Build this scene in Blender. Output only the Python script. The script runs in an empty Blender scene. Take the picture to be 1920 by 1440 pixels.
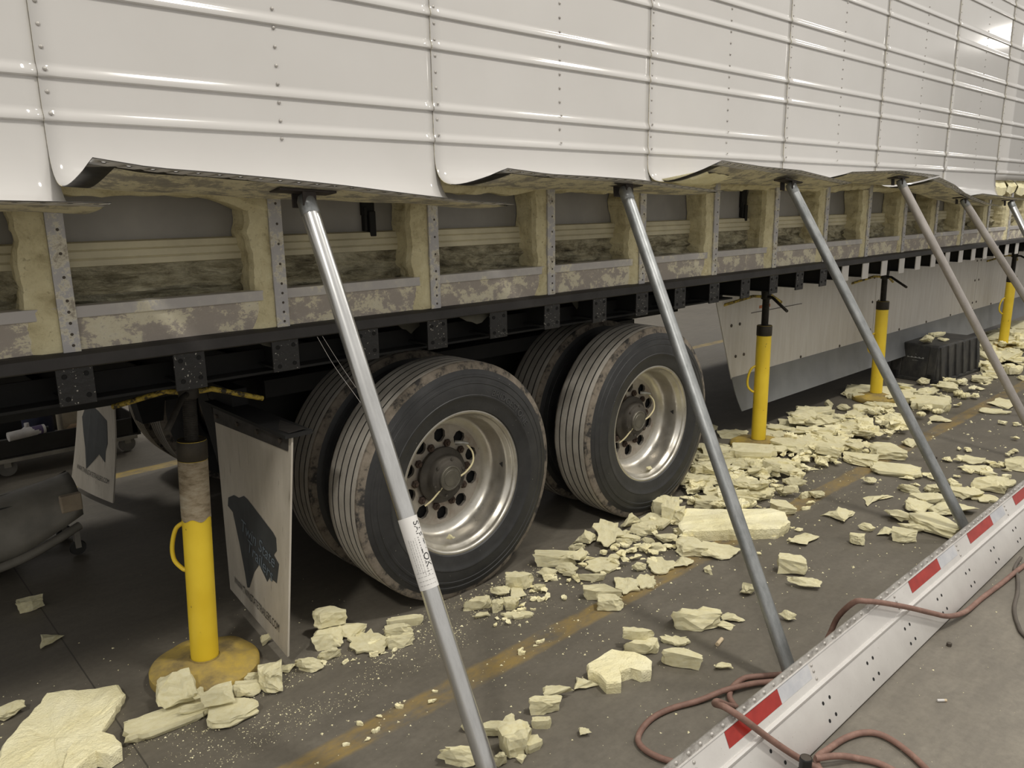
import bpy, bmesh, math, random
from mathutils import Vector, Matrix, noise
random.seed(11)
scene = bpy.context.scene
COL = scene.collection
# ------------------------------------------------------------------ camera
cam_data = bpy.data.cameras.new('camera'); cam = bpy.data.objects.new('camera', cam_data); COL.objects.link(cam)
cam_data.sensor_width = 36.0; cam_data.lens = 1460.0 / 1920.0 * 36.0
cam_data.clip_start = 0.02
XR = (0.73526997, -0.6776208, -0.01442622); YD = (-0.16013548, -0.15299834, -0.9751657); ZF = (0.65858537, 0.7193202, -0.22100622)
m = Matrix.Identity(4)
for i in range(3):
    m[i][0] = XR[i]; m[i][1] = -YD[i]; m[i][2] = -ZF[i]
m[0][3], m[1][3], m[2][3] = 0.0, 0.0, 1.55
cam.matrix_world = m
scene.camera = cam
# ------------------------------------------------------------------ world, lamps, exposure
world = bpy.data.worlds.new('hall_air'); scene.world = world; world.use_nodes = True
bg = world.node_tree.nodes['Background']; bg.inputs[0].default_value = (1.0, 0.965, 0.91, 1); bg.inputs[1].default_value = 0.66
def high_bay(loc, power, size=0.7, col=(1.0, 0.955, 0.88)):
    l = bpy.data.lights.new('high_bay_lamp', 'AREA'); l.shape = 'DISK'; l.size = size; l.energy = power; l.color = col
    o = bpy.data.objects.new('high_bay_lamp', l); o.location = loc; COL.objects.link(o)
for loc, p in (((-3.0, -0.9, 6.3), 230), ((2.8, -0.6, 6.3), 215), ((7.6, -0.4, 6.3), 125), ((12.8, -0.3, 6.3), 60),
               ((26.3, -2.9, 6.2), 80), ((27.9, -3.7, 6.2), 80), ((0.5, 8.0, 6.2), 150), ((7.5, 8.0, 6.2), 170), ((14.0, 8.0, 6.2), 120)):
    high_bay(loc, p)
vs = scene.view_settings
vs.view_transform = 'Standard'; vs.look = 'None'; vs.exposure = 0.0; vs.gamma = 1.0; vs.use_curve_mapping = False
# ------------------------------------------------------------------ materials
MATS = {}
class NT:
    def __init__(s, name):
        s.m = bpy.data.materials.new(name); s.m.use_nodes = True; s.t = s.m.node_tree; s.b = s.t.nodes['Principled BSDF']; MATS[name] = s.m
        s.tc = s.t.nodes.new('ShaderNodeTexCoord')
    def n(s, typ, **kw):
        nd = s.t.nodes.new(typ)
        for k, v in kw.items():
            if k in nd.inputs: nd.inputs[k].default_value = v
            else: setattr(nd, k, v)
        return nd
    def l(s, a, b): s.t.links.new(a, b)
    def map(s, scale=(1, 1, 1), coord='Object'):
        mp = s.n('ShaderNodeMapping'); mp.inputs['Scale'].default_value = scale; s.l(s.tc.outputs[coord], mp.inputs[0]); return mp.outputs[0]
    def noise(s, scale, detail=4, rough=.55, vec=None, dist=0):
        nd = s.n('ShaderNodeTexNoise', Scale=scale, Detail=detail, Roughness=rough, Distortion=dist); s.l(vec or s.tc.outputs['Object'], nd.inputs['Vector']); return nd.outputs['Fac']
    def ramp(s, fac, stops):
        r = s.n('ShaderNodeValToRGB'); e = r.color_ramp.elements
        while len(e) < len(stops): e.new(0.5)
        for i, (p, c) in enumerate(stops): e[i].position = p; e[i].color = (*c, 1) if len(c) == 3 else c
        s.l(fac, r.inputs[0]); return r.outputs[0]
    def mix(s, fac, a, b):
        x = s.n('ShaderNodeMix', data_type='RGBA')
        for v, k in ((fac, 0), (a, 6), (b, 7)):
            if isinstance(v, (tuple, list)): x.inputs[k].default_value = (*v, 1)
            elif isinstance(v, (int, float)): x.inputs[k].default_value = v
            else: s.l(v, x.inputs[k])
        return x.outputs[2]
    def math(s, op, a, b=0.0, c=0.0):
        x = s.n('ShaderNodeMath', operation=op)
        for i, v in enumerate((a, b, c)):
            if isinstance(v, (int, float)): x.inputs[i].default_value = v
            else: s.l(v, x.inputs[i])
        return x.outputs[0]
    def bump(s, h, strength=.3, dist=.01):
        x = s.n('ShaderNodeBump', Strength=strength, Distance=dist); s.l(h, x.inputs['Height']); s.l(x.outputs[0], s.b.inputs['Normal'])
    def out(s, col=None, rough=None, metal=0, coat=0):
        if col is not None:
            if isinstance(col, (tuple, list)): s.b.inputs['Base Color'].default_value = (*col, 1)
            else: s.l(col, s.b.inputs['Base Color'])
        if rough is not None:
            if isinstance(rough, (int, float)): s.b.inputs['Roughness'].default_value = rough
            else: s.l(rough, s.b.inputs['Roughness'])
        s.b.inputs['Metallic'].default_value = metal; s.b.inputs['Coat Weight'].default_value = coat
        return s.m
def simple(name, col, rough=.5, metal=0, var=.25, scale=12, bump=0, bscale=60):
    k = NT(name); d = tuple(c * (1 - var) for c in col); b = tuple(min(1, c * (1 + var * .5)) for c in col)
    c = k.ramp(k.noise(scale, 5), [(.3, d), (.7, b)])
    if bump: k.bump(k.noise(bscale, 4), bump, .004)
    return k.out(c, rough, metal)
# white painted skin
k = NT('white_paint')
c = k.ramp(k.noise(1.6, 5), [(.3, (.515, .50, .48)), (.7, (.555, .541, .523))])
c = k.mix(k.math('MULTIPLY', k.ramp(k.noise(5, 6, .7, k.map((6, 1, .25))), [(.62, (0, 0, 0)), (.75, (1, 1, 1))]), .10), c, (.5, .47, .42))
k.bump(k.noise(2.2, 2, .4), .022, .02); k.out(c, .10, 0, .0); k.b.inputs['Coat Roughness'].default_value = .08
# back of the skin with torn foam
k = NT('foam_residue')
a = k.noise(13, 9, .74, k.map((1, 1, 1)), .15); b2 = k.noise(55, 5, .6)
c = k.ramp(a, [(.40, (.34, .32, .275)), (.47, (.46, .425, .33)), (.52, (.78, .72, .50)), (.70, (.84, .78, .58))])
c = k.mix(k.math('MULTIPLY', b2, .36), c, (.22, .20, .16)); k.bump(k.math('ADD', a, k.math('MULTIPLY', b2, .35)), .7, .012); k.out(c, .9)
k = NT('bare_edge'); c = k.ramp(k.noise(30, 5), [(.35, (.014, .013, .011)), (.7, (.045, .04, .034))]); k.out(c, .45, .5)
# foams
k = NT('fresh_foam')
a = k.noise(7, 5, .6); c = k.ramp(a, [(.3, (.81, .735, .43)), (.55, (.90, .84, .55)), (.75, (.92, .87, .62))])
f2 = k.noise(60, 5, .65); c = k.mix(k.ramp(f2, [(.30, (.35, .35, .35)), (.42, (0, 0, 0))]), c, (.55, .46, .22))
k.bump(k.math('ADD', f2, k.noise(160, 3, .6)), .6, .008); k.out(c, .85)
k = NT('aged_foam')
a = k.noise(14, 6, .65, None, .4); c = k.ramp(a, [(.28, (.42, .36, .21)), (.45, (.64, .575, .36)), (.65, (.74, .68, .45)), (.8, (.78, .73, .52))])
f2 = k.noise(70, 5, .6); c = k.mix(k.ramp(f2, [(.28, (.6, .6, .6)), (.40, (0, 0, 0))]), c, (.22, .17, .09)); k.bump(k.math('ADD', a, f2), .6, .01); k.out(c, .9)
k = NT('rough_foam_face')
a = k.noise(12, 9, .74, k.map((.6, 1, 1.6)), .35); f2 = k.noise(38, 6, .7, k.map((.6, 1, 1.5)))
c = k.ramp(a, [(.33, (.11, .095, .06)), (.44, (.38, .34, .225)), (.54, (.66, .61, .43)), (.66, (.86, .81, .61))])  # strong ramp contrast paints shade into the pits and light onto the crags
k.bump(k.math('ADD', a, f2), 1.0, .03); k.out(c, .95)
# metals
k = NT('post_metal')
a = k.noise(18, 9, .75, None, .12); c = k.ramp(a, [(.42, (.44, .43, .44)), (.50, (.47, .46, .46)), (.54, (.66, .63, .52)), (.64, (.30, .26, .21)), (.70, (.46, .45, .45))]); k.out(c, .55, .25)
k = NT('rail_metal')
a = k.noise(11, 10, .76, k.map((1, 1, 1.3)), .15); c = k.ramp(a, [(.45, (.38, .34, .30)), (.51, (.42, .375, .33)), (.535, (.66, .61, .46)), (.63, (.70, .66, .52)), (.67, (.44, .40, .35))])
k.bump(a, .5, .01); k.out(c, .7, .1)
k = NT('rail_lip'); a = k.noise(10, 7, .7); c = k.ramp(a, [(.45, (.46, .44, .43)), (.58, (.52, .50, .47)), (.62, (.68, .64, .50)), (.72, (.50, .47, .43))]); k.out(c, .55, .25)
simple('ledge_dark', (.032, .029, .028), .6, .1, .45, 9, .2, 80)
simple('band_cream', (.60, .555, .40), .75, 0, .25, 6, .35, 45)
simple('liner_grey', (.30, .29, .272), .55, 0, .30, 3, .12, 20)
simple('under_black', (.009, .0087, .0083), .8, .0, .4, 10, .2, 60)
k = NT('plate_black'); sp = k.noise(120, 3, .6); c = k.mix(k.ramp(sp, [(.66, (0, 0, 0)), (.70, (1, 1, 1))]), (.011, .0105, .0105), (.45, .43, .38)); k.bump(k.noise(50, 4), .5, .004); k.out(c, .45, .0)
simple('under_flap_scrap', (.085, .08, .062), .9, 0, .3)
# tyres
k = NT('tyre_side'); a = k.noise(9, 6, .65); c = k.ramp(a, [(.3, (.014, .0142, .015)), (.7, (.032, .032, .032))]); dd = k.noise(140, 2, .5)
c = k.mix(k.ramp(dd, [(.77, (0, 0, 0)), (.79, (1, 1, 1))]), c, (.42, .40, .34)); k.bump(k.noise(90, 3), .12, .003); k.out(c, .52)
k = NT('tyre_shoulder'); a = k.noise(14, 7, .7); c = k.ramp(a, [(.40, (.03, .028, .026)), (.50, (.16, .135, .105)), (.70, (.24, .205, .165))]); k.bump(k.noise(60, 4), .4, .004); k.out(c, .9)
k = NT('tyre_tread'); a = k.noise(10, 6, .65); c = k.ramp(a, [(.3, (.29, .265, .225)), (.7, (.44, .41, .36))]); k.bump(k.noise(120, 4), .35, .003); k.out(c, .92)
simple('tyre_groove', (.02, .019, .018), .95)
k = NT('rim_alloy'); a = k.noise(6, 6, .7); c = k.ramp(a, [(.3, (.42, .39, .33)), (.65, (.60, .58, .53))]); k.out(c, k.ramp(k.noise(14, 6, .7), [(.3, (.24, .24, .24)), (.7, (.42, .42, .42))]), .85)
k = NT('rim_disc'); a = k.noise(9, 7, .7); c = k.ramp(a, [(.3, (.24, .18, .14)), (.45, (.36, .325, .28)), (.7, (.48, .45, .40))]); k.out(c, .42, .6)
simple('hub_grime', (.075, .066, .054), .7, .3, .4, 14, .3, 70)
simple('cap_alloy', (.16, .15, .125), .45, .6, .3, 20)
simple('rust', (.055, .035, .024), .9, 0, .5, 30, .4)
simple('hose_cream', (.62, .55, .33), .5)
simple('valve_metal', (.36, .35, .32), .4, .6, .3, 40)
simple('black_void', (.006, .006, .006), .9)
simple('dark_print', (.02, .02, .02), .7)
simple('tyre_letter', (.050, .050, .050), .48)
# jacks
k = NT('jack_yellow'); a = k.noise(24, 7, .7, k.map((1, 1, .45))); c = k.ramp(k.noise(5, 3), [(.3, (.66, .46, .022)), (.7, (.76, .56, .04))])
c = k.mix(k.ramp(a, [(.655, (0, 0, 0)), (.68, (1, 1, 1))]), c, (.12, .075, .02)); k.bump(k.noise(70, 3), .1, .003); k.out(c, .42)
k = NT('jack_base'); a = k.noise(7, 7, .7); c = k.ramp(a, [(.34, (.17, .13, .065)), (.5, (.34, .25, .075)), (.66, (.48, .34, .06))]); k.bump(a, .25, .006); k.out(c, .75)
k = NT('jack_tape'); a = k.noise(12, 7, .7, k.map((1, 1, 3))); c = k.ramp(a, [(.35, (.12, .09, .05)), (.5, (.26, .21, .14)), (.68, (.36, .32, .24))]); k.out(c, .8)
simple('jack_collar', (.035, .028, .018), .6, .3, .5, 20)
simple('jack_screw', (.035, .031, .025), .6, .5, .4, 40, .3)
k = NT('handle_yellow'); a = k.noise(40, 5, .7); c = k.ramp(a, [(.42, (.035, .028, .015)), (.52, (.40, .29, .04)), (.7, (.50, .38, .07))]); k.out(c, .6)
# props
k = NT('galvanised_new'); c = k.ramp(k.noise(22, 6, .7, k.map((1, 1, .2))), [(.3, (.50, .50, .49)), (.7, (.68, .68, .67))]); k.out(c, .25, .9)
k = NT('galvanised_old'); c = k.ramp(k.noise(26, 6, .7, k.map((1, 1, .35))), [(.3, (.20, .21, .21)), (.7, (.40, .41, .41))]); k.out(c, .42, .75)
k = NT('galvanised_tan'); c = k.ramp(k.noise(18, 6, .7, k.map((1, 1, .3))), [(.3, (.27, .245, .225)), (.7, (.44, .41, .385))]); k.out(c, .5, .5)
simple('head_plate_dark', (.06, .05, .045), .7, .4, .4, 25, .3)
k = NT('label_paper'); k.out((.66, .645, .62), .65)
# flap, skirts
k = NT('mud_flap'); a = k.noise(6, 6, .65, k.map((1, 1, .35))); f2 = k.noise(30, 6, .7, k.map((1, 3, .25)))
c = k.ramp(a, [(.3, (.38, .345, .285)), (.7, (.54, .50, .43))]); c = k.mix(k.ramp(f2, [(.60, (0, 0, 0)), (.72, (1, 1, 1))]), c, (.16, .135, .10)); k.bump(f2, .15, .004); k.out(c, .65)
simple('flap_bracket', (.06, .055, .05), .6, .4, .4, 16, .2)
simple('flap_logo', (.055, .06, .062), .55, 0, .2, 14)
simple('logo_blue', (.16, .20, .24), .55, 0, .15)
k = NT('skirt_white'); a = k.noise(7, 6, .7, k.map((3, 1, .35))); c = k.ramp(a, [(.3, (.47, .44, .40)), (.7, (.58, .56, .53))]); k.out(c, .45)
simple('skirt_strip', (.16, .165, .17), .5, 0, .15, 6)
simple('bolt_dark', (.09, .075, .06), .6, .4)
simple('rivet_metal', (.42, .40, .37), .45, .3, .3, 60)
# fallen rail
k = NT('rail_alloy'); a = k.noise(5, 6, .7); sp = k.noise(160, 2, .5); c = k.ramp(a, [(.3, (.60, .575, .55)), (.7, (.70, .68, .65))]); c = k.mix(k.ramp(sp, [(.72, (0, 0, 0)), (.76, (.6, .6, .6))]), c, (.30, .24, .18)); k.out(c, .38, .35)
k = NT('rail_flange'); a = k.noise(20, 7, .75, k.map((.6, 1, 1))); c = k.ramp(a, [(.35, (.22, .20, .18)), (.5, (.42, .40, .37)), (.7, (.58, .56, .53))]); k.bump(a, .4, .004); k.out(c, .45, .5)
k = NT('tape_red'); c = k.ramp(k.noise(26, 3), [(.3, (.27, .018, .013)), (.7, (.36, .028, .02))]); k.out(c, .35)
k = NT('tape_silver'); c = k.ramp(k.noise(14, 5, .7), [(.35, (.47, .48, .51)), (.65, (.58, .58, .59))]); k.out(c, .4, .2)
k = NT('hose_rubber'); c = k.ramp(k.noise(18, 6, .7), [(.3, (.15, .085, .066)), (.55, (.22, .125, .096)), (.75, (.29, .20, .155))]); k.bump(k.noise(80, 3), .2, .003); k.out(c, .7)
simple('hose_dark', (.10, .085, .07), .75)
simple('tool_black', (.012, .012, .012), .35, 0, .2)
# clutter
k = NT('crate_black'); a = k.noise(10, 7, .7, k.map((1, 1, .5))); c = k.ramp(a, [(.4, (.018, .018, .018)), (.62, (.05, .047, .04)), (.78, (.10, .095, .08))]); k.out(c, .6)
simple('print_white', (.6, .6, .58), .6)
simple('cart_black', (.022, .021, .02), .5, .1)
simple('cart_edge', (.36, .34, .29), .5, .3)
simple('caster_wheel', (.20, .19, .17), .7)
simple('creeper_grey', (.24, .225, .19), .55, 0, .3, 8)
simple('creeper_dark', (.025, .024, .022), .7)
simple('creeper_pad', (.38, .31, .22), .8)
simple('bucket_blue', (.035, .04, .075), .5)
simple('card_tan', (.46, .40, .29), .8)
simple('tube_white', (.62, .60, .58), .5); simple('tube_purple', (.10, .07, .16), .5)
simple('brown_sack', (.20, .13, .07), .9, 0, .5, 14, .5)
simple('hall_wall', (.36, .36, .37), .85, 0, .12, 2)
simple('stub_tan', (.62, .50, .33), .8)
# concrete floor: colour, wear, the worn yellow lines and the saw-cut joints
k = NT('concrete')
sx = k.n('ShaderNodeSeparateXYZ'); k.l(k.tc.outputs['Object'], sx.inputs[0]); X, Y = sx.outputs[0], sx.outputs[1]
a = k.noise(1.3, 8, .65); b2 = k.noise(14, 8, .7, k.map((.35, 1, 1)))
c = k.ramp(a, [(.32, (.165, .147, .115)), (.5, (.208, .187, .15)), (.68, (.255, .231, .188))])
c = k.mix(k.math('MULTIPLY', k.ramp(b2, [(.42, (1, 1, 1)), (.62, (0, 0, 0))]), .30), c, (.085, .077, .066))
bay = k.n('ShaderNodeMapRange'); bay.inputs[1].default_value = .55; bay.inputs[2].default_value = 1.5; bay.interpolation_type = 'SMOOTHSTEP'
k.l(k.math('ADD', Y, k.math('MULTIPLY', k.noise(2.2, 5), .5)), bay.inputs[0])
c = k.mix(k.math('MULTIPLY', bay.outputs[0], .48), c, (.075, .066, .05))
c = k.mix(k.math('MULTIPLY', k.ramp(k.noise(45, 6, .7), [(.35, (1, 1, 1)), (.6, (0, 0, 0))]), .22), c, (.05, .043, .034))
wear = k.ramp(k.noise(9, 9, .78, k.map((.5, 1, 1))), [(.36, (0, 0, 0)), (.60, (1, 1, 1))])
def band(y0, hw):
    dd = k.math('ABSOLUTE', k.math('SUBTRACT', Y, y0)); return k.math('SUBTRACT', 1, k.math('SMOOTH_MIN', k.math('MULTIPLY', dd, 1 / hw), 1.0, 0.0))
edge = k.math('MULTIPLY', k.noise(7, 4), .035)
def line(y0, hw):
    dd = k.math('ADD', k.math('ABSOLUTE', k.math('SUBTRACT', Y, y0)), edge); r = k.n('ShaderNodeMapRange'); r.inputs[1].default_value = hw + .025; r.inputs[2].default_value = hw + .010; k.l(dd, r.inputs[0]); return r.outputs[0]
c = k.mix(k.math('MULTIPLY', k.math('MULTIPLY', line(1.835, .048), wear), .62), c, (.33, .22, .05))
c = k.mix(k.math('MULTIPLY', k.math('MULTIPLY', line(4.93, .05), wear), .85), c, (.42, .30, .07))
jn = k.math('ABSOLUTE', k.math('SUBTRACT', k.math('FRACT', k.math('MULTIPLY', k.math('ADD', X, 5.575), 1 / 6.1)), .0))
jl = k.math('MULTIPLY', k.math('LESS_THAN', jn, .0008), .7)
c = k.mix(jl, c, (.03, .027, .023))
k.bump(k.math('ADD', k.math('MULTIPLY', b2, .5), k.noise(70, 4)), .12, .004)
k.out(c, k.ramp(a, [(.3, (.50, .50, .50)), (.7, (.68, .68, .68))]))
M = MATS
# ------------------------------------------------------------------ mesh helpers
class MB:
    def __init__(s): s.v = []; s.f = []; s.mi = []; s.smooth = False
    def add(s, vs, fs, mi=0):
        o = len(s.v); s.v += [tuple(p) for p in vs]; s.f += [tuple(i + o for i in f) for f in fs]; s.mi += [mi] * len(fs); return s
    def box(s, x0, x1, y0, y1, z0, z1, mi=0):
        return s.add([(x0, y0, z0), (x1, y0, z0), (x1, y1, z0), (x0, y1, z0), (x0, y0, z1), (x1, y0, z1), (x1, y1, z1), (x0, y1, z1)],
                     [(0, 3, 2, 1), (4, 5, 6, 7), (0, 1, 5, 4), (1, 2, 6, 5), (2, 3, 7, 6), (3, 0, 4, 7)], mi)
    def tube(s, pts, r, n=12, mi=0, caps=True):
        pts = [Vector(p) for p in pts]; rs = r if isinstance(r, (list, tuple)) else [r] * len(pts); rings = []
        up = Vector((0, 0, 1)); t0 = (pts[1] - pts[0]).normalized()
        nrm = t0.cross(up); nrm = nrm.normalized() if nrm.length > 1e-4 else Vector((1, 0, 0))
        for i, p in enumerate(pts):
            t = (pts[min(i + 1, len(pts) - 1)] - pts[max(i - 1, 0)])
            if t.length < 1e-9: t = t0.copy()
            t.normalize()
            nrm = (nrm - t * nrm.dot(t)); nrm = nrm.normalized() if nrm.length > 1e-5 else t.orthogonal().normalized(); b = t.cross(nrm)
            rings.append([p + (nrm * math.cos(2 * math.pi * j / n) + b * math.sin(2 * math.pi * j / n)) * rs[i] for j in range(n)])
        vs = [q for rg in rings for q in rg]; fs = [(i * n + j, i * n + (j + 1) % n, (i + 1) * n + (j + 1) % n, (i + 1) * n + j) for i in range(len(pts) - 1) for j in range(n)]
        if caps: fs += [tuple(range(n - 1, -1, -1)), tuple((len(pts) - 1) * n + j for j in range(n))]
        return s.add(vs, fs, mi)
    def lathe(s, prof, n=48, axis='Z', c=(0, 0, 0), mi=None, close=False):
        """prof: (radius, height[, material]) pairs; axis Z upward, or Y (height runs along +y)"""
        vs = []; fs = []; mis = []
        for p in prof:
            for j in range(n):
                a = 2 * math.pi * j / n; r, h = p[0], p[1]
                q = (r * math.cos(a), r * math.sin(a), h) if axis == 'Z' else (r * math.cos(a), h, r * math.sin(a))
                vs.append((q[0] + c[0], q[1] + c[1], q[2] + c[2]))
        L = len(prof)
        for i in range(L - 1 + (1 if close else 0)):
            for j in range(n):
                i2 = (i + 1) % L; q = (i * n + j, i * n + (j + 1) % n, i2 * n + (j + 1) % n, i2 * n + j)
                fs.append(q if axis == 'Z' else q[::-1]); mis.append(prof[i][2] if len(prof[i]) > 2 else (mi or 0))
        o = len(s.v); s.v += vs; s.f += [tuple(i + o for i in f) for f in fs]; s.mi += mis; return s
    def mesh(s, name, mats, smooth=None):
        me = bpy.data.meshes.new(name); me.from_pydata(s.v, [], s.f)
        for mm in (mats if isinstance(mats, (list, tuple)) else [mats]): me.materials.append(M[mm] if isinstance(mm, str) else mm)
        if any(s.mi): me.polygons.foreach_set('material_index', s.mi)
        me.validate(); me.update()
        if smooth:
            me.shade_smooth()
            if smooth < 179: me.set_sharp_from_angle(angle=math.radians(smooth))
        return me
    def build(s, name, mats, parent=None, smooth=None, loc=None, bevel=0):
        o = bpy.data.objects.new(name, s.mesh(name, mats, smooth)); COL.objects.link(o)
        if parent is not None: o.parent = parent
        if loc is not None: o.location = loc
        if bevel:
            b = o.modifiers.new('bevel', 'BEVEL'); b.width = bevel; b.segments = 2; b.limit_method = 'ANGLE'
        return o
def tag(o, label, cat, group=None, kind=None):
    o['label'] = label
    if cat: o['category'] = cat
    if group: o['group'] = group
    if kind: o['kind'] = kind
    return o
def empty(name, loc=(0, 0, 0), rz=0):
    o = bpy.data.objects.new(name, None); COL.objects.link(o); o.location = loc; o.rotation_euler = (0, 0, rz); o.empty_display_size = .1; return o
def copy_tree(o, parent=None):
    c = o.copy(); COL.objects.link(c)
    if parent is not None: c.parent = parent
    for ch in list(o.children): copy_tree(ch, c)
    return c
def text_geo(body, size, extrude, spacing=1.0, align='CENTER'):
    cu = bpy.data.curves.new('t', 'FONT'); cu.body = body; cu.size = size; cu.extrude = extrude; cu.align_x = align; cu.align_y = 'CENTER'; cu.space_character = spacing; cu.resolution_u = 3
    o = bpy.data.objects.new('t', cu); COL.objects.link(o); dg = bpy.context.evaluated_depsgraph_get(); me = o.evaluated_get(dg).to_mesh()
    vs = [tuple(v.co) for v in me.vertices]; fs = [tuple(p.vertices) for p in me.polygons]
    o.evaluated_get(dg).to_mesh_clear(); bpy.data.objects.remove(o); bpy.data.curves.remove(cu); return vs, fs
def fnoise(p, s=1.0): return noise.noise(Vector(p) * s)
def spline(pts, k=8):
    P = [Vector(p) for p in pts]; P = [P[0] * 2 - P[1]] + P + [P[-1] * 2 - P[-2]]; out = []
    for i in range(1, len(P) - 2):
        for j in range(k):
            t = j / k; a, b, c, d = P[i - 1], P[i], P[i + 1], P[i + 2]
            out.append(.5 * ((2 * b) + (c - a) * t + (2 * a - 5 * b + 4 * c - d) * t * t + (3 * b - a - 3 * c + d) * t ** 3))
    out.append(P[-2]); return out
# ------------------------------------------------------------------ setting
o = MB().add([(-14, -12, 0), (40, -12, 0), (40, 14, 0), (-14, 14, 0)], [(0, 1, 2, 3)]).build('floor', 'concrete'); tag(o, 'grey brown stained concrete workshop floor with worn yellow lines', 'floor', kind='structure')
o = MB().box(-14, 40, 10.0, 10.2, 0, 7.5).build('wall_back', 'hall_wall'); tag(o, 'pale workshop wall beyond the trailer', 'wall', kind='structure')
o = MB().box(36, 36.2, -9, 10, 0, 7.5).build('wall_right', 'hall_wall'); tag(o, 'pale workshop wall at the far end', 'wall', kind='structure')
# ------------------------------------------------------------------ trailer
Y0 = 2.31; YF = 4.91; XA, XB = -0.695, 11.56; PW = 1.225; X1 = 0.53
TR = tag(empty('semi_trailer', (3.0, 3.6, 0)), 'white ribbed semi trailer with lower side skin bent up over exposed foam', 'trailer')
TR_INV = Matrix.Translation((-3.0, -3.6, 0))
def part(mb, name, mats, parent=None, smooth=None, bevel=0, kind=None, label=None):
    """part given in world coordinates, parented to the trailer"""
    o = mb.build(name, mats, None, smooth, None, bevel); p = parent or TR; o.parent = p
    if p is TR: o.matrix_parent_inverse = TR_INV
    if kind: o['kind'] = kind
    if label: o['label'] = label
    return o
TIPS = {0: [(0, 1.60), (.6, 1.585), (1, 1.572)], 1: [(0, 1.668), (.1, 1.65), (.21, 1.642), (.354, 1.629), (.493, 1.614), (.663, 1.592), (.824, 1.573), (1, 1.560)],
        2: [(0, 1.672), (.15, 1.657), (.33, 1.652), (.53, 1.644), (.76, 1.622), (1, 1.604)], 3: [(0, 1.730), (.26, 1.712), (.54, 1.703), (.77, 1.677), (1, 1.650)],
        4: [(0, 1.706), (.5, 1.726), (1, 1.708)], 5: [(0, 1.696), (.24, 1.652), (.42, 1.60), (.8, 1.53), (1, 1.51)], 6: [(0, 1.60), (.5, 1.575), (1, 1.55)]}
ZC = {0: (1.575, 1.545), 1: (1.598, 1.555), 2: (1.620, 1.598), 3: (1.640, 1.628), 4: (1.655, 1.65), 5: (1.64, 1.52), 6: (1.585, 1.545)}
def interp(tab, u):
    for (a, za), (b, zb) in zip(tab, tab[1:]):
        if u <= b: return za + (zb - za) * (u - a) / (b - a)
    return tab[-1][1]
LOWS = sorted([1.774 + .31 * i for i in range(8)] + [1.880 + .31 * i for i in range(8)], reverse=True)
def skin_profile():
    pr = [(4.05, 0)]
    for zl in LOWS:
        if zl > 3.98: continue
        pr += [(zl + .042, 0), (zl + .036, 0), (zl + .029, .0028), (zl + .022, .0062), (zl + .014, .0086), (zl + .008, .0078), (zl + .005, .0040), (zl + .004, 0), (zl - .003, 0)]
    pr += [(1.757, 0)]
    return pr
PROF = skin_profile(); NU = 24
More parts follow.
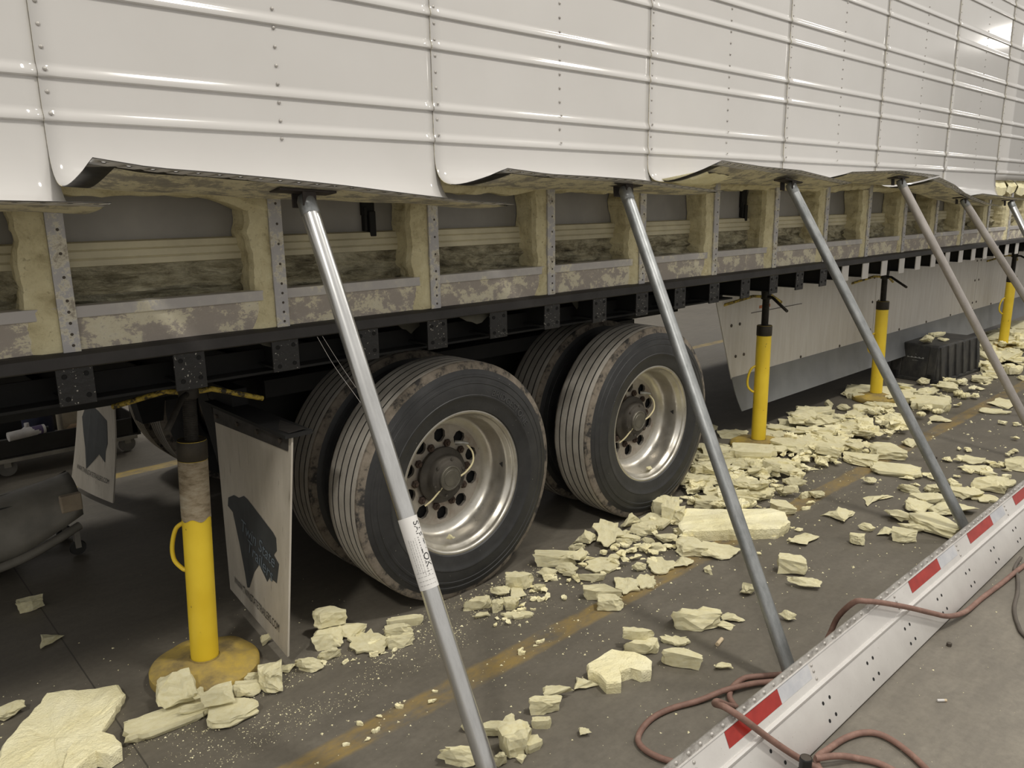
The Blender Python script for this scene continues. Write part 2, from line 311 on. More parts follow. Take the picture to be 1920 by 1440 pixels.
def side_panel(kp):
    xa = X1 + (kp - 1) * PW; xb = xa + PW + .012; mb = MB(); flap = kp in TIPS
    us = [i / NU for i in range(NU + 1)]
    if not flap: us = [0, .25, .5, .75, 1]
    rows = []
    for (z, off) in (PROF if flap else PROF[:-1] + [(1.722, 0)]):
        rows.append([(xa + (xb - xa) * u, Y0 - off - .0025 * (1 - u), z) for u in us])
    strip = None
    if flap:
        NB = 16; cols = []
        for u in us:
            zc = ZC[kp][0] + (ZC[kp][1] - ZC[kp][0]) * u; zt = interp(TIPS[kp], u); x = xa + (xb - xa) * u
            wob = .006 * math.sin(u * 9 + kp) + .004 * math.sin(u * 23 + 2 * kp); ytip = 1.91 + .006 * math.sin(u * 5 + kp)
            if kp == 6: ytip = 2.02
            p0 = Vector((x, Y0 - .0025 * (1 - u), 1.757)); p1 = Vector((x, Y0, zc - .006)); p2 = Vector((x, 2.235 - .02 * u, zc - .012 + wob)); p3 = Vector((x + .012 * (u - .5), ytip, zt))
            tan = (p3 - p2).normalized(); pe = p3 - tan * .042; col = []
            for j in range(1, NB + 1):
                t = j / NB; q = p0 * (1 - t) ** 3 + p1 * 3 * t * (1 - t) ** 2 + p2 * 3 * t * t * (1 - t) + pe * t ** 3; col.append(tuple(q))
            cols.append((col, tuple(pe), tuple(p3)))
        for j in range(NB): rows.append([c[0][j] for c in cols])
        strip = [(Vector(c[1]), Vector(c[2])) for c in cols]
    n = len(us); vs = [p for r in rows for p in r]; fs = []; mi = []
    for i in range(len(rows) - 1):
        for j in range(n - 1):
            fs.append((i * n + j, (i + 1) * n + j, (i + 1) * n + j + 1, i * n + j + 1)); mi.append(2 if (flap and i >= len(PROF) + 8 and j == 0) else 0)
    if strip:                                  # perforated edge: one octagonal rivet hole per cell
        base = (len(rows) - 1) * n; tipi = len(vs); vs += [tuple(b) for a, b in strip]
        for j in range(n - 1):
            a, b, c2, d = Vector(vs[base + j]), Vector(vs[tipi + j]), Vector(vs[tipi + j + 1]), Vector(vs[base + j + 1])
            ctr = (a + b + c2 + d) / 4 + (b - a) * .08; ex = ((d - a) + (c2 - b)).normalized(); ey = ((b - a) + (c2 - d)).normalized(); h0 = len(vs); rr = .0064
            for q in range(8):
                ang = math.pi * 2 * (q + .5) / 8; vs.append(tuple(ctr + ex * rr * math.cos(ang) + ey * rr * math.sin(ang)))
            H = lambda q: h0 + q % 8
            A, B, Cc, Dd = base + j, tipi + j, tipi + j + 1, base + j + 1
            fs += [(A, H(5), H(4)), (A, H(4), H(3), B), (B, H(3), H(2)), (B, H(2), H(1), Cc), (Cc, H(1), H(0)), (Cc, H(0), H(7), Dd), (Dd, H(7), H(6)), (Dd, H(6), H(5), A)]
            mi += [2] * 8
    o0 = len(mb.v); mb.v += vs; mb.f += fs; mb.mi += mi
    o = part(mb, 'side_panel', ['white_paint', 'foam_residue', 'white_paint', 'bare_edge'], smooth=40)
    so = o.modifiers.new('sheet', 'SOLIDIFY'); so.thickness = .0022; so.offset = -1; so.material_offset = 1; so.material_offset_rim = 1; so.use_even_offset = False
    rv = MB()
    for cx, zlow in ((.004, 1.70 if kp != 1 else 1.64), (PW / 2 + .018, 1.70 if kp != 1 else 1.66)):
        z = zlow + .0
        while z < 3.95:
            if z < 1.757: z += .0527; continue
            yo = 0
            for zl in LOWS:
                if zl < z < zl + .034: yo = .0080
            pr = [(.0054, 0), (.0050, .0019), (.0031, .0031), (.0001, .0034)]
            nn = 6 if kp > 3 else 8
            vs2 = []; fs2 = []
            for (r, hgt) in pr:
                for q in range(nn):
                    a = 2 * math.pi * q / nn; vs2.append((xa + cx + .012 + r * math.cos(a), Y0 - .0025 - yo - hgt, z + r * math.sin(a)))
            for i in range(3):
                for q in range(nn): fs2.append((i * nn + q, i * nn + (q + 1) % nn, (i + 1) * nn + (q + 1) % nn, (i + 1) * nn + q))
            rv.add(vs2, fs2); z += .0527
    part(rv, 'rivet_rows', 'rivet_metal', o, kind='stuff', smooth=60)
    return o
for kp in range(0, 10): side_panel(kp)
# box body: far wall, roof, ends, floor pan, and the inner liner seen through the opening
part(MB().box(XA, XB, 2.50, YF, 3.95, 4.05), 'roof', 'white_paint')
part(MB().box(XA, XB, YF - .03, YF, 1.15, 3.95), 'far_wall', 'white_paint')
part(MB().box(XA, XA + .03, 2.345, YF - .03, 1.15, 3.95), 'end_wall', 'white_paint')
part(MB().box(XB - .03, XB, 2.345, YF - .03, 1.15, 3.95), 'end_wall', 'white_paint')
part(MB().box(XA, XB, 2.50, YF - .03, 1.152, 1.175), 'floor_pan', 'under_black')
part(MB().box(XA + .03, XB - .03, 2.470, 2.482, 1.40, 3.95), 'liner_panel', 'liner_grey')
# cream floor edge band with two grooves
mb = MB(); prof = [(2.468, 1.474), (2.444, 1.470), (2.440, 1.452), (2.445, 1.449), (2.440, 1.446), (2.438, 1.428), (2.443, 1.425), (2.438, 1.421), (2.440, 1.405), (2.468, 1.398)]
nx = 60; 
for i in range(nx):
    xa = XA + .03 + (XB - XA - .06) * i / nx; xb = XA + .03 + (XB - XA - .06) * (i + 1) / nx
    for (a, b) in zip(prof, prof[1:]): mb.add([(xa, *a), (xb, *a), (xb, *b), (xa, *b)], [(3, 2, 1, 0)])
part(mb, 'floor_edge_band', 'band_cream')
# torn foam face between the band and the bottom rail
mb = MB(); nx, nz = 700, 26; vs = []
for i in range(nx + 1):
    x = XA + .03 + (9.8 - XA) * i / nx
    for j in range(nz + 1):
        t = j / nz; z = 1.412 - .22 * t; n1 = fnoise((x * 1.5, t * 2.2, 3)); n2 = fnoise((x * 6, t * 7, 9)); n3 = fnoise((x * 20, t * 16, 5))
        rid = 1 - abs(fnoise((x * 3.1, t * 4.5 + x * .4, 7)))
        vs.append((x, 2.452 + min(1, t * 4) * (.050 * (abs(n1) ** .7) + .034 * n2 - .030 * rid ** 3 + .012 * n3 + .006 * fnoise((x * 45, t * 40, 2))) - .02 * t, z))
fs = [(i * (nz + 1) + j, i * (nz + 1) + j + 1, (i + 1) * (nz + 1) + j + 1, (i + 1) * (nz + 1) + j) for i in range(nx) for j in range(nz)]
part(mb.add(vs, fs), 'torn_foam_face', 'rough_foam_face')
# foam left in the wall above the opening, with its ragged lower edge
mb = MB(); nx = 360; vs = []
for i in range(nx + 1):
    x = XA + .03 + (10.6 - XA) * i / nx
    zb = 1.596 + .02 * fnoise((x * 2.2, 0, 0)) + .012 * fnoise((x * 9, 1, 0)) + .008 * fnoise((x * 31, 2, 0))
    if .55 < x < 1.15: zb -= .085 * max(0, (x - .82) / .33) ** 1.6 - .01
    if x > 1.15: zb += .012
    if x > 3: zb += .016
    zf = zb + .01; amp = 1
    vs += [(x, 2.335, 1.76), (x, 2.322 + .006 * fnoise((x * 14, 5, 1)), zf + .012), (x, 2.345, zb + .004 * fnoise((x * 40, 7, 1))), (x, 2.41, zb + .012 * fnoise((x * 13, 8, 1))), (x, 2.468, zb + .01)]
fs = [(i * 5 + j, i * 5 + j + 1, (i + 1) * 5 + j + 1, (i + 1) * 5 + j) for i in range(nx) for j in range(4)]
part(mb.add(vs, fs), 'wall_foam', 'aged_foam')
# ragged foam left hanging where the far panel is broken away
for x0, w, zt, zb2 in ((7.90, .30, 1.73, 1.575), (8.22, .26, 1.73, 1.60), (8.50, .36, 1.73, 1.585), (8.9, .4, 1.73, 1.6), (9.35, .4, 1.73, 1.59)):
    mb = MB(); n = 9; vs = []
    for i in range(n + 1):
        t = i / n; zz = zb2 + .06 * abs(fnoise((x0 * 3 + t * 3, 2, 2))) + .05 * abs(t - .5)
        vs += [(x0 + w * t, 2.335, zt), (x0 + w * t, 2.30 - .03 * fnoise((t * 4, x0, 1)), (zt + zz) / 2), (x0 + w * t, 2.31, zz), (x0 + w * t, 2.40, zz + .02)]
    part(mb.add(vs, [(i * 4 + j, i * 4 + j + 1, (i + 1) * 4 + j + 1, (i + 1) * 4 + j) for i in range(n) for j in range(3)]), 'hanging_foam', 'fresh_foam')
# inner bottom rail: face plate, upper lip, and the black ledge under it
mb = MB(); nx = 260; vs = []
for i in range(nx + 1):
    x = XA + (XB - XA) * i / nx; d = lambda s: .0025 * fnoise((x * 11, s, 4))
    vs += [(x, 2.336 + d(1), 1.180), (x, 2.338 + d(2), 1.212), (x, 2.338 + d(3), 1.245), (x, 2.338 + d(4), 1.276)]
part(mb.add(vs, [(i * 4 + j, (i + 1) * 4 + j, (i + 1) * 4 + j + 1, i * 4 + j + 1) for i in range(nx) for j in range(3)]), 'bottom_rail_face', 'rail_metal', smooth=60)
part(MB().box(XA, XB, 2.331, 2.385, 1.276, 1.308).box(XA, XB, 2.340, 2.46, 1.178, 1.19), 'bottom_rail_lip', 'rail_lip', bevel=.002)
mb = MB(); prof = [(2.352, 1.192), (2.318, 1.187), (2.302, 1.180), (2.299, 1.150), (2.304, 1.146), (2.36, 1.146)]
for (a, b) in zip(prof, prof[1:]): mb.add([(XA, *a), (XB, *a), (XB, *b), (XA, *b)], [(3, 2, 1, 0)])
part(mb, 'black_ledge', 'ledge_dark')
mb = MB(); n = 12; vs = []
for i in range(n + 1):
    for j in range(7):
        u, v = i / n, j / 6; e = math.sin(u * math.pi) ** .5 * math.sin(max(.02, v) * math.pi * .95) ** .5
        vs.append((3.02 + .30 * u, 2.26 - .24 * v, 1.668 - .045 * e + .03 * v + .012 * fnoise((u * 6, v * 6, 1))))
part(mb.add(vs, [(i * 7 + j, (i + 1) * 7 + j, (i + 1) * 7 + j + 1, i * 7 + j + 1) for i in range(n) for j in range(6)]), 'clinging_foam', 'fresh_foam')
# wall posts with the foam that still clings to them
def post(i):
    x = .525 + .6125 * i; rnd = random.Random(40 + i)
    mb = MB().box(x - .022, x + .022, 2.322, 2.3255, 1.183, 1.75).box(x - .021, x - .018, 2.3255, 2.466, 1.19, 1.75)
    hole = []
    o = part(mb, 'wall_post', 'post_metal', bevel=.001)
    hm = MB(); z = 1.205
    while z < 1.60:
        hm.lathe([(.0001, 0), (.0032, 0), (.0042, .0012)], 10, 'Y', (x + .004, 2.3206, z)); z += .030 if z < 1.32 else .062
    part(hm, 'rivet_holes', 'bolt_dark', o, kind='stuff')
    # foam fill on the rear side of the web
    n = 46; vs = []; wid = .062 + rnd.uniform(-.012, .02)
    if i == 0: wid = .075
    for j in range(n + 1):
        z = 1.182 + (1.63 - 1.182) * j / n; s = rnd.random() * 0
        f1 = fnoise((z * 9, i * 3.1, 1)); f2 = fnoise((z * 34, i * 1.7, 2)); fl = max(0, (1.25 - z) / .07) ** 1.5
        w = wid + .014 * f1 + .007 * f2 + .035 * fl * (.6 + f1); yf = 2.331 + .004 * fnoise((z * 20, i, 6))
        if z < 1.305: yf = min(yf, 2.329)
        vs += [(x - .0215, yf, z), (x - .022 - w * .55, yf + .003 * f2, z), (x - .022 - w * .92, yf + .010 + .006 * f2, z), (x - .022 - w, yf + .035, z), (x - .022 - w * (.9 + .2 * f2), 2.40, z), (x - .022 - w * (.85 + .2 * f1), 2.466, z)]
    fs = [(j * 6 + q, (j + 1) * 6 + q, (j + 1) * 6 + q + 1, j * 6 + q + 1) for j in range(n) for q in range(5)]
    part(MB().add(vs, fs), 'foam_fill', 'aged_foam', o)
for i in range(-1, 17): post(i)
# dark upright brackets behind the opening
for x in (1.56, 4.06):
    part(MB().box(x - .026, x + .026, 2.452, 2.469, 1.53, 1.70).box(x - .004, x + .022, 2.440, 2.469, 1.455, 1.545).box(x - .022, x - .010, 2.446, 2.469, 1.475, 1.56), 'liner_bracket', 'under_black', bevel=.003)
# scraps of foam and film hanging under the ledge
def scrap(x0, w, dz, y=2.34):
    n = 8; vs = []
    for i in range(n + 1):
        t = i / n; zz = 1.146 - dz * (1 - abs(2 * t - 1) ** 1.3) * (.65 + .5 * abs(fnoise((x0 * 5 + t * 5, 1, 1))))
        vs += [(x0 + w * t, y, 1.148), (x0 + w * t, y, zz), (x0 + w * t, y + .006, zz), (x0 + w * t, y + .006, 1.148)]
    part(MB().add(vs, [(i * 4 + j, i * 4 + (j + 1) % 4, (i + 1) * 4 + (j + 1) % 4, (i + 1) * 4 + j) for i in range(n) for j in range(4)]), 'foam_scrap', 'under_flap_scrap')
scrap(1.62, .16, .075, 2.42); scrap(1.86, .20, .055); scrap(1.05, .09, .03); scrap(2.60, .10, .08, 2.44); scrap(3.6, .1, .05, 2.40)
# crossmembers with bolted end plates
for i in range(-3, 36):
    x = .520 + .3058 * i
    b = part(MB().box(x - .003, x + .003, 2.325, 4.88, 1.056, 1.144).box(x - .028, x + .028, 2.325, 4.88, 1.050, 1.056).box(x - .028, x + .028, 2.325, 4.88, 1.144, 1.150), 'crossmember', 'under_black')
    rnd = random.Random(i); tl = rnd.uniform(-.006, .006)
    light = i > 14
    pl = part(MB().box(x - .046, x + .046, 2.311, 2.3185, 1.040 + tl, 1.147), 'end_plate', 'plate_black' if not light else 'rail_alloy', b, bevel=.0015)
    if i < 15:
        for (dx, dz) in ((-.026, 1.125), (.028, 1.128), (-.024, 1.063), (.028, 1.068)):
            part(MB().lathe([(.0001, 0), (.0048, 0), (.0068, -.0012), (.0075, .002)], 10, 'Y', (x + dx, 2.3104, dz)), 'bolt_hole', 'black_void', b)
# underframe: long angle behind the plates, slider rails, hangers
part(MB().box(XA, 3.9, 2.40, 2.47, 1.028, 1.036).box(XA, 3.9, 2.465, 2.473, 1.028, 1.10), 'frame_angle', 'under_black')
for y in (3.05, 4.12): part(MB().box(-.4, 4.3, y, y + .09, .86, 1.048), 'slider_rail', 'under_black', bevel=.004)
for x in (1.25, 2.45, 3.66):
    for y in (3.03, 4.10): part(MB().add([(x - .12, y, .88), (x + .12, y, .88), (x + .05, y, .50), (x - .05, y, .50), (x - .12, y + .12, .88), (x + .12, y + .12, .88), (x + .05, y + .12, .50), (x - .05, y + .12, .50)],
        [(0, 1, 2, 3), (7, 6, 5, 4), (0, 4, 5, 1), (1, 5, 6, 2), (2, 6, 7, 3), (3, 7, 4, 0)]), 'suspension_hanger', 'under_black')
for y in (3.04, 4.11):
    part(MB().box(1.25, 3.66, y, y + .08, .60, .87), 'suspension_frame', 'under_black')
    part(MB().add([(2.10, y, .60), (2.80, y, .60), (2.62, y, .30), (2.28, y, .30), (2.10, y + .08, .60), (2.80, y + .08, .60), (2.62, y + .08, .30), (2.28, y + .08, .30)], [(0, 1, 2, 3), (7, 6, 5, 4), (0, 4, 5, 1), (1, 5, 6, 2), (2, 6, 7, 3), (3, 7, 4, 0)]), 'equalizer', 'under_black')
for x in (1.845, 3.065):
    part(MB().tube([(x, 2.5, .47), (x, 4.75, .47)], .063, 20), 'axle', 'under_black', smooth=60)
    for y in (3.0, 4.05): part(MB().lathe([(.02, 0), (.21, .0), (.21, .17), (.02, .17)], 32, 'Y', (x, y, .47)), 'brake_drum', 'under_black', smooth=40)
    part(MB().lathe([(.01, 0), (.085, .01), (.09, .05), (.085, .16), (.01, .17)], 24, 'Y', (x - .28, 3.18, .60)), 'brake_chamber', 'under_black', smooth=50)
part(MB().box(1.30, 3.6, 2.86, 2.93, .83, .90), 'tank_bracket', 'under_black')
# ------------------------------------------------------------------ wheels
def tyre_profile():
    p = [(.2875, .024, 0), (.300, .008, 0), (.330, .001, 0), (.352, -.0025, 0), (.354, -.004, 0), (.360, -.004, 0), (.362, -.0022, 0), (.390, -.002, 0), (.404, .0005, 0), (.406, -.001, 0), (.4145, .0005, 0), (.416, .003, 0),
         (.430, .006, 0), (.4315, .0045, 0), (.440, .0065, 0), (.4415, .009, 0), (.456, .0145, 0), (.460, .0165, 1), (.470, .020, 1), (.480, .0225, 1), (.4872, .027, 1), (.4895, .034, 2)]
    gx = [.062, .103, .145, .187]
    for g in gx: p += [(.4900, g - .0035, 3), (.4815, g - .0022, 3), (.4815, g + .0022, 3), (.4900, g + .0035, 2)]
    p += [(.4895, .216, 1), (.4872, .223, 1), (.480, .2275, 1), (.470, .230, 1), (.456, .2355, 0), (.43, .244, 0), (.39, .252, 0), (.35, .2525, 0), (.30, .242, 0), (.2875, .226, 0)]
    return p
def flat_spot(mb, zc):                         # tyre sits on the floor: flatten the contact patch
    mb.v = [(x, y, max(z, -zc)) for (x, y, z) in mb.v]
ZW = .4785
tyre_mb = MB().lathe(tyre_profile(), 96, 'Y'); flat_spot(tyre_mb, ZW - .001); TYRE = tyre_mb.mesh('tyre', ['tyre_side', 'tyre_shoulder', 'tyre_tread', 'tyre_groove'], 38)
# outer rim: lip, barrel, deep dished disc with ten hand holes
rim = MB().lathe([(.2865, .050), (.296, .034), (.2985, .022), (.2965, .014), (.290, .0115), (.2835, .015), (.280, .026), (.279, .036), (.268, .044), (.2635, .060), (.262, .100), (.2595, .125), (.252, .143), (.240, .154), (.226, .159), (.212, .1605)], 96, 'Y')
RIM = rim.mesh('rim', 'rim_alloy', 50)
def disc_mesh():
    mb = MB(); nh = 10; r0, r1, rc, rh, y = .105, .213, .170, .0300, .1595
    def yy(r): return y + .006 * max(0, (.19 - r) / .09)
    for q in range(nh):
        a0 = 2 * math.pi * q / nh; a1 = 2 * math.pi * (q + 1) / nh; am = (a0 + a1) / 2; vs = []
        P = lambda r, a: (r * math.cos(a), yy(r), r * math.sin(a))
        outer = [P(r0, a0), P(r0, a0 + (a1 - a0) / 3), P(r0, a0 + (a1 - a0) * 2 / 3), P(r0, a1), P((r0 + r1) / 2, a1), P(r1, a1), P(r1, a0 + (a1 - a0) * 2 / 3), P(r1, a0 + (a1 - a0) / 3), P(r1, a0), P((r0 + r1) / 2, a0)]
        cx, cz = rc * math.cos(am), rc * math.sin(am); inner = []
        for pt in outer:
            d = Vector((pt[0] - cx, pt[2] - cz)).normalized(); inner.append((cx + d.x * rh, yy(rc) + .001, cz + d.y * rh))
        inner2 = [(p[0], p[1] + .014, p[2]) for p in inner]; n = len(outer)
        fs = [(j, (j + 1) % n, n + (j + 1) % n, n + j) for j in range(n)] + [(n + j, n + (j + 1) % n, 2 * n + (j + 1) % n, 2 * n + j) for j in range(n)]
        mb.add(outer + inner + inner2, fs)
    return mb.mesh('rim_disc', 'rim_disc', 40)
DISC = disc_mesh()
BACK = MB().lathe([(.24, .186), (.09, .186)], 40, 'Y').lathe([(.24, .186), (.24, .22), (.09, .22)], 40, 'Y').mesh('drum_face', 'black_void', 40)
HUB = MB().lathe([(.118, .162), (.118, .148), (.112, .142), (.096, .139), (.090, .132), (.088, .118), (.082, .110), (.072, .108), (.0685, .106), (.066, .104), (.0001, .104)], 48, 'Y').mesh('hub', 'hub_grime', 40)
CAP = MB().lathe([(.052, .106), (.052, .0955), (.0495, .0925), (.046, .0925), (.045, .0945), (.034, .0945), (.033, .093), (.0001, .0930)], 40, 'Y').mesh('hub_cap', 'cap_alloy', 40)
NUT = MB().lathe([(.0165, .018), (.0165, .002), (.0145, 0), (.008, 0), (.008, -.006), (.0001, -.006)], 6, 'Y').mesh('lug_nut', 'rust', 30)
CAPB = MB().lathe([(.006, .004), (.006, -.002), (.0001, -.003)], 8, 'Y').mesh('cap_bolt', 'hub_grime', 30)
HOSE = MB().tube(spline([(.045, .100, -.008), (.075, .088, .012), (.108, .085, .045), (.116, .095, .085), (.100, .115, .120)], 6), .0042, 8).mesh('inflation_hose', 'hose_cream', 60)
HOSE2 = MB().tube(spline([(-.035, .105, -.030), (-.060, .110, -.055), (-.085, .118, -.080), (-.110, .13, -.10)], 6), .0038, 8).mesh('inflation_hose', 'hose_cream', 60)
VALVE = MB().tube([(.062, .14, .128), (.082, .118, .128), (.106, .110, .121)], [.010, .009, .006], 10).mesh('valve_stem', 'valve_metal', 40)
STK = MB().add([(.2636, .072, -.012), (.2636, .072, .014), (.2636, .094, .001)], [(0, 1, 2), (2, 1, 0)])
STK.v = [(math.cos(math.atan2(z, x)) * .2612, y, math.sin(math.atan2(z, x)) * .2612) for (x, y, z) in STK.v]
TRI = STK.mesh('rim_sticker', 'dark_print', 0)
def arc_text(body, r, size, amid, raise_):
    vs, fs = text_geo(body, size, .0012, 1.08); out = []
    for (x, y, z) in vs:
        a = amid - x / r; rr = r + y; out.append((rr * math.cos(a), raise_ - z, rr * math.sin(a)))
    return MB().add(out, fs)
TXT = arc_text('BRIDGESTONE', .377, .037, math.radians(48), -.0030).mesh('raised_lettering', 'tyre_letter')
def wobj(name, me, parent, loc=(0, 0, 0)):
    o = bpy.data.objects.new(name, me); COL.objects.link(o); o.parent = parent; o.location = loc; return o
def wheel(x, y, full, rot=0, flip=False, text=True):
    w = bpy.data.objects.new('wheel_tyre', TYRE); COL.objects.link(w); w.parent = TR; w.matrix_parent_inverse = TR_INV; w.location = (x, y, ZW)
    if flip: w.rotation_euler = (0, 0, math.pi)
    wobj('rim', RIM, w)
    if full:
        holder = [('rim_disc', DISC), ('drum_face', BACK), ('hub', HUB), ('hub_cap', CAP), ('inflation_hose', HOSE), ('inflation_hose', HOSE2), ('valve_stem', VALVE), ('rim_sticker', TRI)]
        for nm, me in holder: wobj(nm, me, w)
        for q in range(10):
            a = 2 * math.pi * (q + 0.02) / 10 + .05; wobj('lug_nut', NUT, w, (.134 * math.cos(a), .150, .134 * math.sin(a)))
        for q in range(6):
            a = 2 * math.pi * q / 6 + .3; wobj('cap_bolt', CAPB, w, (.076 * math.cos(a), .106, .076 * math.sin(a)))
        if text: wobj('raised_lettering', TXT, w)
    return w
for n_, x in enumerate((1.845, 3.065)):
    wheel(x, 2.296, True, text=(n_ == 0)); wheel(x, 2.640, False)
    wheel(x, 4.905, True, flip=True, text=False); wheel(x, 4.560, False, flip=True)
# ------------------------------------------------------------------ mud flaps
def mud_flap(tl, tr_, bl, br, bow, detail):
    """corners as seen from the rear: tl = inner top ... ; sheet bows by `bow` along x"""
    tl, tr_, bl, br = map(Vector, (tl, tr_, bl, br)); n = 12; mm = 6; TH = .007
    def P(u, v, off=0):                         # u: inner(0)..outer(1), v: top(0)..bottom(1)
        p = (tl * (1 - u) + tr_ * u) * (1 - v) + (bl * (1 - u) + br * u) * v; p.x += bow * math.sin(v * math.pi) - (0 if detail else .012) * math.sin(u * math.pi) * v; p.x -= off; return p
    vs = []; fs = []
    for j in range(n + 1):
        for i in range(mm + 1): vs.append(tuple(P(i / mm, j / n, TH / 2)))
    k2 = len(vs)
    for j in range(n + 1):
        for i in range(mm + 1): vs.append(tuple(P(i / mm, j / n, -TH / 2)))
    w = mm + 1
    for j in range(n):
        for i in range(mm):
            q = (j * w + i, j * w + i + 1, (j + 1) * w + i + 1, (j + 1) * w + i); fs += [q[::-1], tuple(k2 + a for a in q)]
    for j in range(n): fs += [(j * w, (j + 1) * w, k2 + (j + 1) * w, k2 + j * w), (j * w + mm, k2 + j * w + mm, k2 + (j + 1) * w + mm, (j + 1) * w + mm)]
    for i in range(mm): fs += [(i, k2 + i, k2 + i + 1, i + 1), (n * w + i, n * w + i + 1, k2 + n * w + i + 1, k2 + n * w + i)]
    fl = part(MB().add(vs, fs), 'mud_flap', 'mud_flap', smooth=40, label='dirty pale rubber mud flap with dark emblem')
    # steel bracket strip across the top
    vs = []; 
    for u in (.01, .97):
        for v, off in ((-.012, .004), (-.012, .009), (.062, .009), (.062, .004)): vs.append(tuple(P(u, v, off)))
    mb = MB().add(vs, [(0, 1, 5, 4), (1, 2, 6, 5), (2, 3, 7, 6), (3, 0, 4, 7), (0, 3, 2, 1), (4, 5, 6, 7)])
    a, b = P(0, -.02, 0), P(1, -.02, 0); mb.add([tuple(a + Vector((-.012, 0, 0))), tuple(b + Vector((-.012, 0, 0))), tuple(b + Vector((.05, 0, .004))), tuple(a + Vector((.05, 0, .004)))], [(0, 1, 2, 3), (3, 2, 1, 0)])
    part(mb, 'flap_bracket', 'flap_bracket', fl)
    for u in (.06, .36, .62, .90):
        c = P(u, .026, .010); part(MB().tube([c, c + Vector((-.006, 0, 0))], .009, 8), 'bracket_bolt', 'bolt_dark', fl)
    # emblem outline: two joined states
    OUT = [(.12, .45), (.22, .415), (.30, .412), (.38, .385), (.44, .392), (.79, .470), (.83, .487), (.84, .545), (.80, .575), (.87, .60), (.84, .70), (.74, .70), (.70, .735), (.58, .685), (.50, .745), (.40, .86), (.36, .872), (.33, .80), (.26, .66), (.18, .515), (.10, .50)] if detail else \
          [(.16, .50), (.24, .43), (.42, .375), (.62, .40), (.82, .44), (.84, .60), (.80, .66), (.80, .74), (.66, .70), (.55, .76), (.38, .845), (.30, .70), (.22, .60)]
    vs = []; c0 = Vector((sum(p[0] for p in OUT) / len(OUT), sum(p[1] for p in OUT) / len(OUT))); 
    bm = bmesh.new(); bv = [bm.verts.new(P(u, v, TH / 2 + .0012)) for u, v in OUT]; f = bm.faces.new(bv); bmesh.ops.triangulate(bm, faces=[f]); me = bpy.data.meshes.new('emblem'); bm.to_mesh(me); bm.free(); me.materials.append(M['flap_logo'])
    e = bpy.data.objects.new('emblem', me); COL.objects.link(e); e.parent = fl
    def lettering(body, uc, vc, w_u, rise, mat, hgt, sl=0):
        tv, tf = text_geo(body, 1.0, 0); x0 = min(p[0] for p in tv); x1 = max(p[0] for p in tv); y0 = min(p[1] for p in tv); y1 = max(p[1] for p in tv); out = []
        for (x, y, z) in tv:
            tu = (x - (x0 + x1) / 2) / (x1 - x0); ty = (y - (y0 + y1) / 2) / (y1 - y0); out.append(tuple(P(uc + w_u * tu + sl * ty, vc - ty * hgt + rise * tu, TH / 2 + .0030)))
        part(MB().add(out, tf), 'lettering', mat, fl)
    if detail:
        lettering('Twin State', .57, .575, .50, .06, 'logo_blue', .062, .02); lettering('Trailers', .60, .655, .38, .055, 'logo_blue', .062, .02)
        lettering('WWW.TWINSTATETRAILERS.COM', .50, .905, .76, .0, 'dark_print', .040)
    else: lettering('WWW.TWINSTATETRAILERS.COM', .52, .86, .78, .0, 'dark_print', .034)
mud_flap((1.13, 2.95, .80), (1.13, 2.31, .822), (1.12, 2.945, .045), (1.062, 2.335, .035), 0, True)
mud_flap((1.13, 4.90, .82), (1.13, 4.27, .82), (1.005, 4.89, .035), (1.08, 4.37, .03), .02, False)
part(MB().box(1.10, 1.20, 2.30, 2.97, .823, .835).box(1.14, 1.20, 2.8, 4.9, .83, .90), 'flap_hanger', 'under_black')
# ------------------------------------------------------------------ side skirt
SY = 2.70
def skirt(x0, x1, slant):
    z1, zm, zb = 1.045, .432, .205
    mb = MB(); y0, y1 = SY, SY + .006
    xs = (x0, x0 + slant * .74)
    mb.add([(xs[0], y0, z1), (x1, y0, z1), (x1, y0, zm), (xs[1], y0, zm), (xs[0], y1, z1), (x1, y1, z1), (x1, y1, zm), (xs[1], y1, zm)], [(3, 2, 1, 0), (4, 5, 6, 7), (0, 1, 5, 4), (1, 2, 6, 5), (2, 3, 7, 6), (3, 0, 4, 7)])
    p = part(mb, 'skirt_panel', 'skirt_white', label='dusty white side skirt panel')
    mb = MB(); n = 8; vs = []
    for i in range(n + 1):
        t = i / n; y = SY - .002 - .035 * t * t; z = zm + .01 - (zm + .01 - zb) * t; xa = xs[1] + slant * .26 * t
        vs += [(xa, y, z), (x1, y, z), (xa, y + .005, z), (x1, y + .005, z)]
    fs = []
    for i in range(n): a = i * 4; fs += [(a, a + 4, a + 5, a + 1), (a + 2, a + 3, a + 7, a + 6), (a, a + 2, a + 6, a + 4), (a + 1, a + 5, a + 7, a + 3)]
    fs += [(0, 1, 3, 2), (n * 4, n * 4 + 2, n * 4 + 3, n * 4 + 1)]
    part(MB().add(vs, fs), 'skirt_strip', 'skirt_strip', p, smooth=50, label='grey flexible lower edge strip')
    pts = [(x0 + .15 + slant * .2 * r + c, 1.0 - .16 * 0 - .21 * r) for r in range(3) for c in (0, .10)] if slant else []
    pts += [(x1 - .05, .95), (x1 - .05, .75), (x1 - .05, .52), (x0 + .06, .95), (x0 + .06, .75), (x0 + .06, .52)] if not slant else [(x1 - .05, .95), (x1 - .05, .75), (x1 - .05, .52)]
    pts += [(x0 + .55 + .62 * q, zm + .022) for q in range(4) if x0 + .55 + .62 * q < x1]
    for (bx, bz) in pts: part(MB().lathe([(.011, .001), (.010, -.005), (.0001, -.006)], 8, 'Y', (bx, SY, bz)), 'skirt_bolt', 'bolt_dark', p)
    return p
p = skirt(4.17, 6.55, .34); skirt(6.556, 9.0, 0); skirt(9.006, 11.4, 0)
